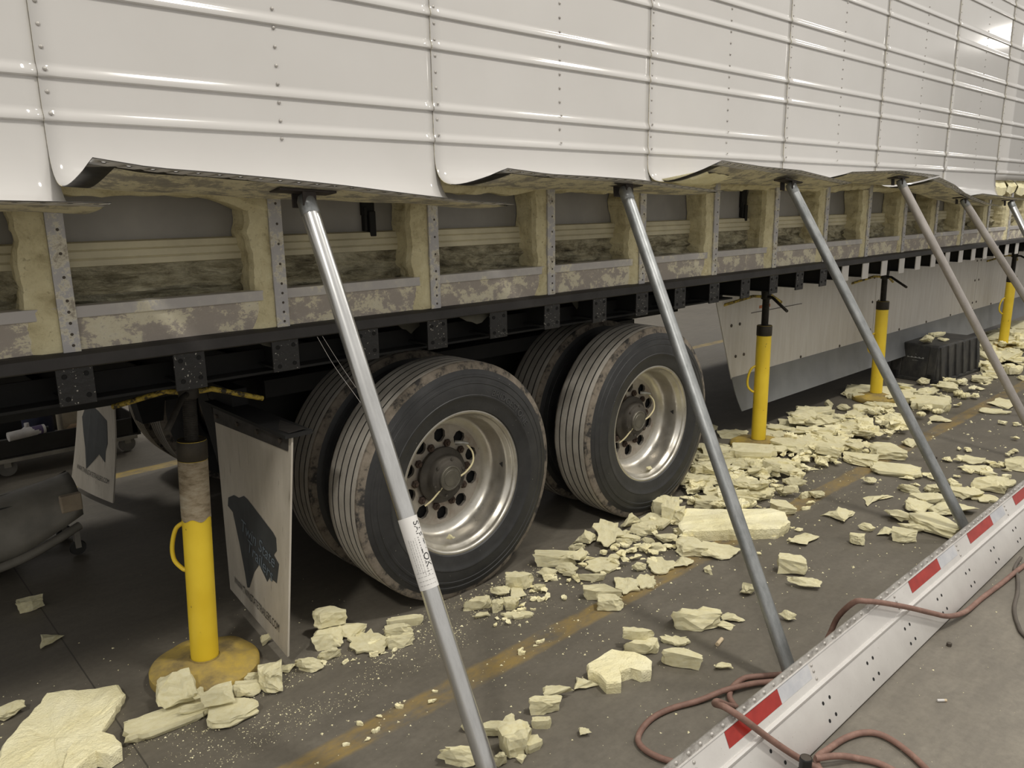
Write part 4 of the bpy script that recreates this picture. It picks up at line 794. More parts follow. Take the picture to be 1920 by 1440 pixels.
# two thin threads of adhesive hanging from the ledge
o = MB().tube(spline([(1.236, 2.292, 1.146), (1.29, 2.288, 1.04), (1.36, 2.285, .93), (1.43, 2.284, .82)], 5), .0007, 5).tube(spline([(1.255, 2.292, 1.146), (1.32, 2.288, 1.03), (1.40, 2.285, .90), (1.46, 2.284, .81)], 5), .0006, 5)
part(o, 'glue_thread', 'label_paper')
D_NAMED=[
(0.36,2.468,0,0.344,0.479,0.03,-8.3,'slab',0,'large flat cream foam slab in the near left corner'),
(0.277,2.697,0,0.113,0.088,0.045,-5.9,'lump',0,'rounded cream foam piece at the left edge above the large slab'),
(0.417,2.305,0,0.167,0.154,0.045,-10.2,'lump',0,'lumpy cream foam chunk lying against the large slab'),
(0.495,3.426,0,0.098,0.05,0.05,-8.2,'block',0,'squarish foam piece alone on dark floor under the trailer'),
(0.499,3.106,0,0.082,0.118,0.022,-9.1,'shard',0,'jagged triangular foam piece on dark floor left of the jack'),
(0.693,2.369,0.045,0.122,0.122,0.05,-16.3,'block',14,'ribbed foam chunk leaning on the nearest jack base'),
(0.74,2.307,0.045,0.04,0.064,0.022,-17.8,'shard',0,'narrow foam shard on the nearest jack base'),
(0.773,2.238,0.045,0.103,0.045,0.05,-19.1,'block',0,'angular foam chunk on the right of the nearest jack base'),
(0.637,2.302,0,0.256,0.112,0.035,-7.5,'plank',0,'long foam plank in front of the nearest jack base'),
(0.732,2.266,0.03,0.137,0.034,0.018,-17.9,'plate',0,'thin foam plate between plank and jack base'),
(0.793,2.212,0,0.152,0.146,0.035,8.3,'plank',0,'foam strip lying diagonally right of the nearest jack'),
(0.897,2.279,0,0.117,0.072,0.045,-21.5,'lump',0,'crumbly foam lump right of the nearest jack base'),
(0.964,2.268,0,0.08,0.129,0.07,-23,'block',0,'upright ribbed foam block between jack and mud flap'),
(0.925,2.329,0,0.066,0.028,0.035,-21.7,'lump',0,'small foam lump behind the crumbly one near the jack'),
(1.039,2.311,0,0.07,0.038,0.022,-24.2,'shard',0,'small foam shard below the mud flap corner'),
(1.273,2.414,0.045,0.126,0.07,0.06,-27.8,'block',0,'upper foam block stacked behind the rear wheel'),
(1.235,2.373,0,0.114,0.112,0.05,-27.5,'block',0,'lower foam block stacked behind the rear wheel'),
(1.073,2.516,0,0.055,0.034,0.042,-23.1,'lump',0,'small foam bit behind the mud flap edge'),
(1.104,2.27,0,0.101,0.07,0.045,-25.9,'lump',0,'pitted foam lump left of the foam row at the rear wheel'),
(1.187,2.274,0,0.086,0.036,0.045,-27.6,'lump',0,'flat rounded foam bit in the row at the rear wheel'),
(1.32,2.369,0,0.142,0.08,0.045,-29.1,'lump',0,'rounded foam chunk in the middle of the rear wheel row'),
(1.332,2.263,0,0.139,0.205,0.018,-5.5,'plate',0,'broken foam plate below the rear wheel'),
(1.513,2.277,0,0.142,0.035,0.035,-33.6,'plank',0,'short foam bar touching the rear tyre'),
(1.453,2.233,0,0.111,0.039,0.043,-33.1,'block',0,'foam chunk below the short bar at the rear tyre'),
(1.414,2.167,0,0.104,0.039,0.049,-33.1,'block',0,'bent foam chunk lowest at the rear tyre'),
(2.029,2.188,0,0.121,0.071,0.07,-42.9,'block',0,'pale foam cube right of the rear tyre contact'),
(1.984,2.149,0,0.071,0.114,0.022,-42.7,'shard',0,'wedge of foam under the pale cube at the rear tyre'),
(1.923,2.192,0,0.085,0.036,0.045,-41.3,'lump',0,'foam chunk close against the rear tyre'),
(1.79,2.179,0,0.114,0.04,0.047,-39.4,'block',0,'foam piece under the front of the rear tyre'),
(1.838,2.108,0,0.05,0.037,0.047,-41.1,'block',0,'small foam block below the rear tyre'),
(1.885,2.082,0,0.063,0.04,0.05,-42.2,'block',15,'small tilted foam block right of the rear tyre'),
(1.76,2.113,0,0.064,0.032,0.022,-39.8,'shard',0,'tiny foam shard below the rear tyre'),
(1.861,2.022,0,0.131,0.051,0.018,-42.6,'plate',0,'thin wavy foam strip below the pale cube'),
(2.066,2.109,0,0.057,0.028,0.035,-44.4,'lump',0,'round hollow foam bit right of the pale cube'),
(2.287,2.235,0,0.197,0.069,0.06,-45.7,'block',0,'rectangular foam block between the two wheels'),
(2.367,2.171,0,0.098,0.112,0.07,-47.5,'shard',0,'curled foam shard standing between the wheels'),
(2.178,2.175,0,0.093,0.052,0.045,-45,'lump',0,'domed foam lump before the rectangular block'),
(2.264,2.14,0,0.103,0.063,0.045,-46.6,'lump',0,'crumbled foam lump in the middle of the pile between the wheels'),
(2.425,2.077,0,0.152,0.16,0.018,-49.4,'plate',0,'layered foam plate in the pile between the wheels'),
(2.293,2.02,0,0.117,0.031,0.035,-48.6,'plank',0,'foam strip at the front of the pile between the wheels'),
(2.546,2.291,0,0.119,0.095,0.06,-48,'shard',0,'pointed foam shard rising from the pile between wheels'),
(2.643,2.233,0.03,0.152,0.21,0.018,-49.8,'plate',12,'large thin foam sheet tilted on the pile'),
(2.697,2.157,0,0.13,0.045,0.045,-51.3,'lump',0,'foam lump in front of the tilted sheet'),
(2.847,2.251,0,0.112,0.071,0.08,-51.7,'shard',0,'triangular foam slab leaning on the front tyre'),
(2.847,2.181,0,0.134,0.072,0.05,-52.6,'block',0,'foam piece at the foot of the front tyre'),
(2.966,2.193,0,0.136,0.131,0.035,-83.5,'plank',0,'foam strip sloping away from the front tyre'),
(3.139,2.287,0,0.126,0.127,0.09,-53.9,'slab',0,'tall foam shard standing against the front tyre'),
(3.067,2.183,0,0.095,0.152,0.1,-54.6,'block',0,'second upright foam shard beside the front tyre'),
(3.071,2.147,0,0.084,0.135,0.08,-55,'block',0,'ribbed upright foam piece at the end of the long plank'),
(3.241,1.914,0,0.541,0.201,0.055,-59.4,'slab',0,'long thick foam plank lying right of the front wheel'),
(2.833,2.04,0,0.115,0.07,0.045,-54.2,'lump',0,'foam clump in front of the upright shards'),
(2.974,2.04,0,0.092,0.099,0.018,-55.6,'plate',0,'curved foam flake at the near end of the long plank'),
(2.836,1.892,0,0.149,0.138,0.05,-56.3,'block',0,'split foam chunk below the long plank'),
(2.899,1.786,0,0.204,0.14,0.045,-58.4,'lump',0,'large rounded foam lump below the long plank'),
(2.696,1.843,0,0.093,0.104,0.022,-55.6,'shard',0,'splintered foam piece below the split chunk'),
(2.716,1.727,0,0.041,0.066,0.022,-57.5,'shard',0,'narrow foam splinter under the large rounded lump'),
(2.734,2.012,0,0.088,0.031,0.028,-53.6,'block',0,'small grooved foam bar left of the foam clump'),
(2.212,1.894,0,0.161,0.065,0.05,-37.4,'plank',0,'grooved foam bar with sharp edges near the yellow line'),
(2.174,1.818,0,0.109,0.073,0.05,-50.1,'block',0,'ragged foam block beside the grooved bar'),
(2.348,1.876,0,0.109,0.143,0.018,-51.4,'plate',0,'flat foam piece right of the grooved bar'),
(2.437,1.845,0,0.084,0.133,0.018,-52.9,'plate',0,'oval foam flake at the end of the grooved bar row'),
(2.506,1.937,0,0.065,0.032,0.041,-52.3,'lump',0,'small foam nugget above the oval flake'),
(2.607,1.892,0,0.128,0.16,0.018,-34,'plate',0,'bent foam strip right of the foam nugget'),
(2.3,1.504,0,0.188,0.097,0.07,-56.8,'block',0,'big bright foam block alone in the open floor'),
(2.441,1.435,0,0.093,0.073,0.022,-59.5,'shard',0,'spiky foam piece on the right of the big bright block'),
(2.367,1.426,0,0.084,0.046,0.022,-58.9,'shard',0,'small foam shard below the spiky piece'),
(2.025,1.562,0.03,0.114,0.04,0.047,-52.3,'block',0,'upper foam piece in the pair left of the ragged block'),
(2.01,1.536,0,0.128,0.048,0.05,-52.6,'block',0,'lower foam piece in the pair left of the ragged block'),
(1.864,1.511,0,0.225,0.149,0.045,-51,'slab',0,'ragged flat foam slab in the diagonal foam row'),
(2.15,1.492,0,0.111,0.071,0.018,-55.2,'plate',0,'smooth flat foam piece right of the foam pair'),
(2.049,1.39,0,0.142,0.055,0.06,-55.8,'prism',0,'faceted foam block at the upper end of the diagonal row'),
(1.718,1.533,0,0.084,0.072,0.035,-48.3,'shard',0,'three-cornered foam piece in the diagonal row'),
(1.608,1.555,0,0.104,0.04,0.045,-46,'lump',0,'oval foam chunk in the diagonal row'),
(1.528,1.535,0,0.107,0.04,0.05,-44.9,'block',0,'rounded foam block at the lower end of the diagonal row'),
(1.467,1.492,0,0.062,0.027,0.033,-44.5,'plank',0,'small finger of foam below the diagonal row'),
(1.409,1.575,0,0.042,0.047,0.022,-41.8,'shard',0,'star-shaped foam bit near the steel prop'),
(1.344,1.559,0,0.085,0.042,0.04,-40.8,'plank',0,'foam bar right behind the nearest steel prop'),
(1.339,1.468,0,0.098,0.077,0.08,-24.4,'block',0,'large squared foam block beside the nearest steel prop'),
(1.376,1.442,0,0.064,0.046,0.035,-13.7,'plank',0,'foam stick on the right of the squared block'),
(1.317,1.424,0,0.033,0.028,0.022,-42.8,'shard',0,'small foam chip below the squared block'),
(1.19,1.537,0,0.139,0.051,0.06,-37.7,'lump',0,'craggy foam chunk at the bottom edge by the nearest prop'),
(1.265,1.455,0,0.041,0.036,0.045,-41,'lump',0,'foam lump partly hidden by the nearest prop'),
(1.29,1.637,0,0.035,0.031,0.039,-38.2,'lump',0,'small foam piece left of the nearest prop'),
(1.536,1.375,0,0.041,0.032,0.022,-48.2,'shard',0,'lone foam crumb with frayed edges left of the hose loop'),
(2.962,1.471,0,0.127,0.065,0.075,-63.6,'prism',0,'five-sided foam block standing alone on open floor'),
(2.875,1.372,0,0.14,0.049,0.045,-64.5,'lump',0,'crumpled foam piece in front of the five-sided block'),
(2.661,1.497,0,0.071,0.072,0.045,-60.6,'lump',0,'lone foam nugget left of the second prop'),
(2.58,1.286,0,0.067,0.034,0.043,-63.5,'lump',0,'foam nugget right of the second prop'),
(2.131,1.276,0,0.062,0.037,0.022,-59.1,'shard',0,'lone foam flake above the hose loop'),
(3.31,1.592,0,0.131,0.154,0.022,-64.3,'shard',0,'arched foam fragment right of the long plank'),
(3.686,1.612,0,0.166,0.165,0.04,-66.4,'shard',0,'L-shaped foam piece on open floor'),
(3.442,1.404,0,0.069,0.042,0.052,-67.8,'prism',0,'small wedge of foam beyond the fallen rail'),
(3.625,1.439,0,0.082,0.033,0.039,-68.4,'lump',0,'small frayed foam bit near the third prop'),
(4.053,1.562,0,0.149,0.229,0.022,-68.9,'shard',0,'triangular foam sheet piece left of the third prop'),
(3.868,1.389,0,0.137,0.104,0.045,-70.2,'lump',0,'knobbly foam chunk left of the third prop foot'),
(3.662,1.363,0,0.073,0.108,0.022,-69.6,'shard',0,'small foam chip left of the folded plate'),
(3.639,1.272,0,0.114,0.087,0.05,-70.7,'block',0,'folded foam plate close to the fallen rail'),
(3.765,1.29,0,0.123,0.043,0.045,-71.1,'lump',0,'foam piece behind the folded plate'),
(3.876,1.213,0,0.248,0.18,0.06,-90.6,'plank',0,'thick long foam strip touching the third prop foot'),
(4.087,1.371,0,0.135,0.175,0.045,-71.5,'lump',0,'hollowed foam chunk behind the thick strip'),
(4.24,1.377,0,0.111,0.167,0.035,-122,'plank',0,'foam stick leaning on the hollowed chunk'),
(4.102,1.266,0,0.139,0.126,0.045,-72.8,'lump',0,'foam chunk right behind the third prop foot'),
(4.179,1.214,0,0.187,0.166,0.045,-73.8,'lump',0,'rounded foam piece at the fallen rail top edge'),
(4.311,1.505,0,0.119,0.066,0.045,-70.8,'lump',0,'small ridged foam piece above the foam stick'),
(4.414,1.412,0,0.101,0.119,0.045,-72.3,'lump',0,'foam nugget behind the third prop'),
(4.478,1.273,0,0.159,0.179,0.035,-89.1,'plank',0,'foam strip right of the third prop'),
(4.657,1.216,0,0.18,0.122,0.07,-75.4,'block',0,'large foam wedge right of the third prop'),
(4.472,1.188,0,0.146,0.138,0.018,-75.1,'plate',0,'thin foam sheet against the fallen rail'),
(4.816,1.189,0,0.118,0.188,0.018,-76.1,'plate',0,'smooth foam plate at the far end of the fallen rail'),
(5.117,1.437,0,0.192,0.154,0.018,-74.3,'plate',0,'flat foam slice lying furthest right in the open floor'),
(4.947,1.352,0,0.228,0.18,0.022,-74.7,'shard',0,'curled foam sheet under the flat slice'),
(5.173,1.224,0,0.125,0.172,0.05,-76.7,'block',0,'foam block cut by the right edge of the picture'),
(4.583,1.676,0,0.267,0.191,0.035,-69.9,'plank',0,'wide bent foam sheet on open floor beyond the second prop'),
(4.622,1.908,0,0.205,0.192,0.05,-67.6,'block',0,'grooved foam block at the near end of the large heap'),
(4.877,1.846,0,0.223,0.231,0.06,-69.3,'block',0,'bright square foam block right of the large heap'),
(5.194,1.831,0,0.117,0.131,0.045,-70.6,'lump',0,'rolled foam piece beside the third prop shaft'),
(4.283,1.706,0,0.072,0.042,0.043,-68.3,'lump',0,'small foam nugget below the wide bent sheet'),
(5.978,1.924,0,0.153,0.225,0.022,-72.2,'shard',0,'spread winged foam piece beyond the third prop'),
(3.568,1.843,0,0.136,0.104,0.05,-62.7,'plank',0,'small foam bar right of the heap near the long plank'),
(4.149,2.359,0.05,0.278,0.21,0.06,-60.4,'plank',0,'large foam wedge piled on the second jack base'),
(4.548,2.748,0,0.209,0.111,0.05,-58.9,'block',0,'foam chunk left of the second jack behind the tyre'),
(4.234,2.622,0,0.088,0.141,0.045,-58.2,'lump',0,'foam lump beside the second jack base'),
(4.585,2.929,0,0.074,0.112,0.045,-57.4,'lump',0,'foam scrap in the shade behind the front tyre'),
(5.399,2.589,0.02,0.271,0.23,0.06,-64.4,'plate',0,'large tilted foam sheet on top of the far heap'),
(5.101,2.626,0,0.165,0.218,0.018,-62.8,'plate',0,'oval foam sheet at the back of the heap'),
(5.77,2.66,0,0.07,0.086,0.064,-65.3,'shard',0,'small foam cone behind the heap'),
(5.756,2.537,0,0.105,0.088,0.045,-66.2,'lump',0,'foam piece left of the third jack base'),
(4.473,2.296,0.03,0.206,0.167,0.06,-87.8,'plank',0,'thick curved foam slab in the heap right of the second jack'),
(4.731,2.182,0.03,0.301,0.296,0.03,-65.2,'slab',0,'long foam sheet lying across the heap'),
(3.566,2.36,0.03,0.218,0.288,0.018,-56.5,'plate',0,'broad foam sheet beside the front tyre in the heap'),
(3.365,2.145,0,0.172,0.1,0.05,-57.5,'block',0,'ribbed foam block behind the long plank'),
(3.653,2.046,0,0.2,0.126,0.05,-60.8,'block',0,'cracked foam chunk at the near edge of the heap'),
(3.775,1.957,0,0.098,0.045,0.045,-62.6,'lump',0,'ragged foam piece at the right tip of the heap'),
(4.284,2.06,0,0.113,0.114,0.022,-64.3,'shard',0,'torn foam scrap on open floor by the heap'),
(3.869,1.813,0,0.086,0.068,0.045,-64.9,'lump',0,'crumbling foam bit below the heap'),
(6.388,2.526,0,0.535,0.484,0.06,-68.4,'slab',0,'wide foam slab behind the third jack base'),
(6.335,2.124,0,0.29,0.374,0.06,-71.5,'slab',0,'pitted foam slab right of the third jack'),
(5.892,2.361,0,0.169,0.103,0.045,-68.2,'lump',0,'foam crumbs at the third jack base rim'),
(7.057,2.439,0,0.11,0.101,0.063,-70.9,'lump',0,'upright foam knob before the black crate'),
(6.926,2.197,0,0.176,0.131,0.08,-72.4,'shard',0,'bent foam piece below the black crate corner'),
(7.204,2.208,0,0.091,0.118,0.045,-73,'lump',0,'foam nugget under the crate corner'),
(7.518,2.121,0,0.166,0.174,0.05,-74.2,'block',0,'foam block right of the black crate'),
(8.062,2.252,0,0.099,0.158,0.05,-74.4,'block',0,'foam piece tucked behind the crate end'),
(6.778,1.744,0,0.227,0.363,0.022,-75.6,'shard',0,'torn foam sheet beyond the fourth prop'),
(6.472,1.713,0,0.213,0.166,0.018,-75.2,'plate',0,'flat ragged foam scrap near the fourth prop'),
]
RUBBLE=['cream foam rubble around the third jack base', 'cream foam rubble in the dense heap beside the front tyre', 'cream foam rubble in the heap right of the second jack', 'foam rubble around the farthest jack', 'foam rubble on the floor right of the black crate', 'small foam crumbs around the second prop', 'small foam crumbs below the mud flap and rear tyre', 'small foam crumbs in front of the rear tyre', 'small foam crumbs on the worn yellow line', 'small foam crumbs strewn beyond the fallen rail', 'small foam fragments in the pile between the two wheels']
D_RUBBLE=[(3.716,2.349,0.047,0.167,0.158,0.05,-96.5,'block',-2,1),
(4.08,2.655,0.043,0.174,0.265,0.022,-21.8,'shard',-7,1),
(5.172,2.565,0.047,0.196,0.3,0.045,-84,'lump',-1,2),
(3.661,2.047,0.047,0.146,0.136,0.045,-33.6,'lump',-7,1),
(3.722,2.229,0.033,0.165,0.201,0.018,-74.9,'plate',10,1),
(4.373,2.435,0.015,0.178,0.285,0.018,-88.7,'plate',-6,1),
(4.246,2.46,0.005,0.173,0.276,0.018,-77.3,'plate',5,1),
(4.079,2.138,0.057,0.161,0.247,0.018,-24.2,'plate',1,1),
(3.463,2.16,0.011,0.145,0.191,0.018,-39.1,'plate',6,1),
(3.98,2.509,0.052,0.184,0.22,0.018,-56.3,'plate',11,1),
(3.987,2.669,0.005,0.158,0.162,0.05,-38.6,'block',3,1),
(4.366,2.323,0.013,0.19,0.133,0.045,-33.4,'lump',-14,1),
(5.086,2.537,0.005,0.184,0.236,0.05,-64.8,'block',-11,2),
(3.915,2.586,0.015,0.168,0.199,0.022,-25.1,'shard',-1,1),
(4.136,2.492,0.018,0.173,0.132,0.045,-54.9,'lump',-6,1),
(3.661,2.033,0.014,0.16,0.154,0.018,-85.9,'plate',12,1),
(3.991,2.339,0.009,0.148,0.13,0.05,-43.8,'block',4,1),
(3.84,2.53,0.022,0.154,0.125,0.045,-59.5,'lump',7,1),
(4.734,2.537,0.021,0.178,0.285,0.018,-68.5,'plate',1,2),
(5.269,2.251,0.02,0.182,0.235,0.045,-57.4,'lump',-10,2),
(4.097,2.448,0.037,0.171,0.202,0.018,-25.4,'plate',-9,1),
(4.764,2.386,0.015,0.193,0.149,0.045,-91.5,'lump',2,2),
(3.942,2.412,0.036,0.144,0.212,0.022,-57.1,'shard',2,1),
(4.367,2.394,0.008,0.177,0.122,0.045,-44.3,'lump',-6,1),
(4.027,2.059,0.026,0.153,0.089,0.045,-47.3,'lump',-6,1),
(4.672,2.219,0.013,0.152,0.172,0.045,-48.5,'lump',9,2),
(4.52,2.232,0.031,0.148,0.143,0.05,-32.2,'block',8,2),
(4.882,2.582,0.021,0.197,0.236,0.018,-98.1,'plate',-7,2),
(3.604,2.119,0.05,0.134,0.076,0.045,-95.7,'lump',-2,1),
(4.046,2.329,0.039,0.149,0.173,0.022,-72.2,'shard',7,1),
(4.025,2.456,0.037,0.145,0.093,0.05,-21.2,'block',-4,1),
(4.487,2.048,0.04,0.168,0.075,0.05,-90,'block',-14,2),
(3.606,2.109,0.035,0.137,0.125,0.022,-47.7,'shard',-14,1),
(3.515,2.028,0.024,0.133,0.118,0.022,-76.7,'shard',-10,1),
(3.684,2.093,0.041,0.133,0.148,0.018,-62.3,'plate',6,1),
(3.542,2.177,0.021,0.128,0.135,0.022,-93.1,'shard',-5,1),
(5.169,2.212,0.021,0.155,0.185,0.045,-89.6,'lump',6,2),
(3.65,2.348,0.003,0.139,0.049,0.049,-46.8,'block',-1,1),
(4.841,2.263,0.04,0.161,0.134,0.045,-62,'lump',-4,2),
(3.568,2.07,0.014,0.123,0.129,0.022,-94.8,'shard',9,1),
(4.645,2.15,0.003,0.143,0.225,0.018,-64.5,'plate',-3,2),
(3.691,2.416,0.026,0.132,0.141,0.022,-53.8,'shard',1,1),
(5.037,2.072,0.041,0.148,0.163,0.045,-78.4,'lump',-9,2),
(3.899,1.962,0.027,0.117,0.088,0.045,-66.3,'lump',5,1),
(4.236,2.357,0.027,0.155,0.074,0.045,-60.4,'lump',-3,1),
(3.668,2.407,0.047,0.126,0.058,0.05,-21.9,'block',-7,1),
(5.286,2.553,0.03,0.169,0.271,0.018,-27.4,'plate',-10,2),
(3.525,2.332,0.059,0.134,0.121,0.018,-62.2,'plate',0,1),
(5.181,2.377,0.033,0.153,0.144,0.05,-86.4,'block',-12,2),
(4.624,2.268,0.04,0.134,0.209,0.022,-102.6,'shard',14,2),
(3.661,2.146,0.016,0.112,0.055,0.05,-52,'block',13,1),
(5.163,2.217,0.038,0.175,0.184,0.022,-54.4,'shard',2,2),
(3.565,1.998,0.019,0.103,0.058,0.045,-75.7,'lump',-9,1),
(3.894,1.947,0.031,0.123,0.048,0.045,-64.1,'lump',1,1),
(4.875,2.252,0.046,0.148,0.087,0.05,-47.2,'block',-5,2),
(5.178,2.507,0.048,0.155,0.135,0.045,-40.3,'lump',5,2),
(4.012,2.131,0.037,0.137,0.048,0.043,-45.4,'lump',13,1),
(4.038,2.14,0.042,0.138,0.111,0.022,-73,'shard',-6,1),
(4.59,2.251,0.038,0.126,0.201,0.018,-73.6,'plate',1,2),
(3.956,2.312,0.009,0.112,0.162,0.018,-25.3,'plate',-13,1),
(4.735,1.994,0.038,0.125,0.111,0.045,-27.2,'lump',11,2),
(5.319,2.684,0.012,0.152,0.244,0.018,-34.8,'plate',-1,2),
(4.74,2.148,0.039,0.138,0.074,0.045,-103.4,'lump',3,2),
(4.583,2.112,0.01,0.142,0.145,0.018,-50.4,'plate',-14,2),
(4.257,2.335,0.001,0.134,0.124,0.022,-23.2,'shard',7,1),
(3.991,2.445,0.023,0.117,0.133,0.022,-34.8,'shard',6,1),
(4.835,2.049,0.019,0.133,0.085,0.045,-43,'lump',-14,2),
(4.026,2.23,0.028,0.123,0.127,0.018,-75.2,'plate',-9,1),
(8.474,2.328,0.045,0.223,0.35,0.045,-40.5,'lump',7,3),
(2.67,2.227,0.002,0.082,0.074,0.022,-27.1,'shard',-1,10),
(5.055,2.43,0.038,0.144,0.088,0.045,-42.8,'lump',-12,2),
(10.738,2.695,0.043,0.306,0.49,0.05,-60.4,'block',5,3),
(3.502,2.124,0.013,0.109,0.038,0.037,-97.7,'block',-6,1),
(3.703,2.092,0.005,0.11,0.099,0.018,-24.9,'plate',-4,1),
(2.469,2.269,0.003,0.082,0.029,0.034,-40,'lump',-3,10),
(3.96,2.137,0.055,0.104,0.044,0.045,-97.2,'block',-13,1),
(9.18,2.604,0.009,0.232,0.372,0.05,-64,'block',1,3),
(5.14,2.255,0.026,0.142,0.06,0.049,-82.1,'block',7,2),
(9.643,2.606,0.04,0.256,0.409,0.045,-112.9,'lump',7,3),
(3.423,1.981,0.049,0.097,0.034,0.037,-66.4,'block',4,1),
(6.263,2.402,0.015,0.158,0.253,0.022,-86.3,'shard',-7,0),
(5.972,2.343,0.001,0.154,0.122,0.045,-97.4,'lump',12,0),
(3.83,2.493,0.058,0.114,0.041,0.04,-82.4,'block',-8,1),
(8.608,2.24,0.044,0.201,0.321,0.05,-113.8,'block',14,3),
(3.761,2.45,0.045,0.105,0.041,0.042,-69.4,'lump',-5,1),
(2.409,2.148,0.007,0.074,0.052,0.022,-52,'shard',3,10),
(9.403,2.464,0.029,0.273,0.438,0.022,-48.8,'shard',-12,3),
(2.672,2.16,0.001,0.084,0.029,0.031,-55.6,'block',0,10),
(9.969,2.497,0.043,0.257,0.411,0.045,-84.7,'lump',14,3),
(8.594,2.178,0.045,0.242,0.387,0.018,-49.9,'plate',2,3),
(5.582,2.371,0.008,0.144,0.184,0.022,-49.6,'shard',10,0),
(10.273,2.799,0.006,0.26,0.416,0.05,-53,'block',-3,3),
(4.207,2.32,0.014,0.122,0.108,0.018,-88.1,'plate',5,1),
(6.336,2.5,0.005,0.152,0.127,0.05,-49.2,'block',9,0),
(4.901,2.532,0.011,0.118,0.168,0.022,-75.9,'shard',-6,2),
(2.499,2.073,0.001,0.068,0.028,0.034,-24.1,'lump',-2,10),
(6.6,2.43,0.012,0.169,0.13,0.045,-52.2,'lump',-13,0),
(3.476,2.341,0.002,0.102,0.036,0.034,-43,'lump',6,1),
(3.776,1.913,0.027,0.089,0.038,0.041,-53.7,'block',-10,1),
(3.509,2.07,0.04,0.087,0.083,0.022,-76.2,'shard',6,1),
(8.664,2.303,0.02,0.197,0.288,0.05,-65.9,'block',-2,3),
(9.496,2.717,0.047,0.267,0.427,0.022,-80.3,'shard',-11,3),
(5.408,2.403,0.022,0.133,0.081,0.045,-60,'lump',-5,2),
(4.775,2.397,0.044,0.112,0.15,0.022,-32.7,'shard',-12,2),
(5.927,2.406,0.002,0.127,0.142,0.045,-52.7,'lump',-11,0),
(4.683,2.398,0.005,0.12,0.124,0.022,-83,'shard',-6,2),
(3.879,2.184,0.04,0.095,0.039,0.04,-56.2,'lump',7,1),
(4.2,2.315,0.008,0.096,0.135,0.018,-35.5,'plate',3,1),
(3.494,2.037,0.047,0.084,0.034,0.038,-49.3,'block',-11,1),
(9.459,2.338,0.025,0.26,0.415,0.018,-50.4,'plate',-4,3),
(9.421,2.609,0.004,0.218,0.349,0.045,-109.1,'lump',4,3),
(4.823,2.379,0.038,0.111,0.054,0.046,-68.4,'block',12,2),
(10.108,2.608,0.016,0.279,0.446,0.018,-44.6,'plate',13,3),
(8.931,2.244,0.043,0.224,0.358,0.022,-58.6,'shard',-13,3),
(2.735,2.022,0.01,0.073,0.043,0.022,-36.4,'shard',0,10),
(5.332,2.308,0.038,0.13,0.152,0.018,-55.2,'plate',-12,2),
(9.892,2.698,0.015,0.223,0.357,0.045,-96.4,'lump',9,3),
(4.718,2.504,0.022,0.105,0.147,0.018,-40.9,'plate',-2,2),
(5.091,2.336,0.003,0.126,0.118,0.022,-47,'shard',0,2),
(6.35,2.183,0.014,0.152,0.197,0.018,-101.6,'plate',3,0),
(4.584,2.328,0.019,0.108,0.044,0.04,-100,'block',-4,2),
(4.021,2.57,0.033,0.1,0.039,0.037,-58.8,'block',-2,1),
(3.689,2.31,0.005,0.09,0.033,0.035,-97.2,'block',5,1),
(3.501,2.06,0.009,0.083,0.072,0.018,-95.2,'plate',13,1),
(2.744,2.075,0.01,0.067,0.024,0.03,-70.3,'lump',-2,10),
(2.728,2.209,0.01,0.074,0.047,0.018,-15.4,'plate',-14,10),
(2.682,2.045,0.007,0.066,0.023,0.029,-18.6,'block',6,10),
(5.238,2.438,0.041,0.115,0.054,0.043,-58.3,'block',6,2),
(9.868,2.619,0.024,0.206,0.33,0.045,-100.9,'lump',-5,3),
(6.704,2.278,0.007,0.147,0.218,0.018,-97.5,'plate',7,0),
(4.824,2.246,0.031,0.104,0.106,0.022,-50.8,'shard',0,2),
(2.519,2.078,0.003,0.06,0.037,0.022,-82.5,'shard',-4,10),
(4.722,1.999,0.038,0.088,0.047,0.042,-56.4,'lump',-8,2),
(6.28,2.148,0,0.12,0.193,0.022,-66.2,'shard',-13,0),
(5.972,2.313,0.003,0.128,0.06,0.043,-35.6,'block',0,0),
(4.548,2.155,0.039,0.103,0.079,0.022,-66,'shard',-7,2),
(6.22,2.646,0.01,0.116,0.105,0.045,-90.2,'lump',12,0),
(6.364,2.329,0.018,0.131,0.17,0.022,-62.5,'shard',12,0),
(3.829,1.859,0,0.071,0.032,0.035,-24.5,'block',0,5),
(2.797,2.152,0.001,0.063,0.023,0.028,-55.8,'lump',-12,10),
(6.507,2.319,0.014,0.122,0.09,0.045,-33.9,'lump',-6,0),
(3.615,2.211,0.024,0.083,0.048,0.022,-98.5,'shard',-6,1),
(7.84,2.13,0,0.135,0.151,0.05,-68.6,'block',0,4),
(2.247,2.108,0.007,0.06,0.021,0.021,-70.4,'block',2,10),
(2.274,2.154,0.003,0.057,0.02,0.024,-7.2,'block',6,10),
(3.979,2.147,0.029,0.089,0.031,0.029,-86,'block',12,1),
(8.954,2.286,0.044,0.186,0.298,0.022,-57.6,'shard',0,3),
(6.237,2.725,0.006,0.116,0.186,0.022,-60.9,'shard',2,0),
(7.903,2.169,0,0.154,0.246,0.022,-68.2,'shard',0,4),
(6.864,2.526,0.003,0.128,0.205,0.022,-43.4,'shard',-4,0)]
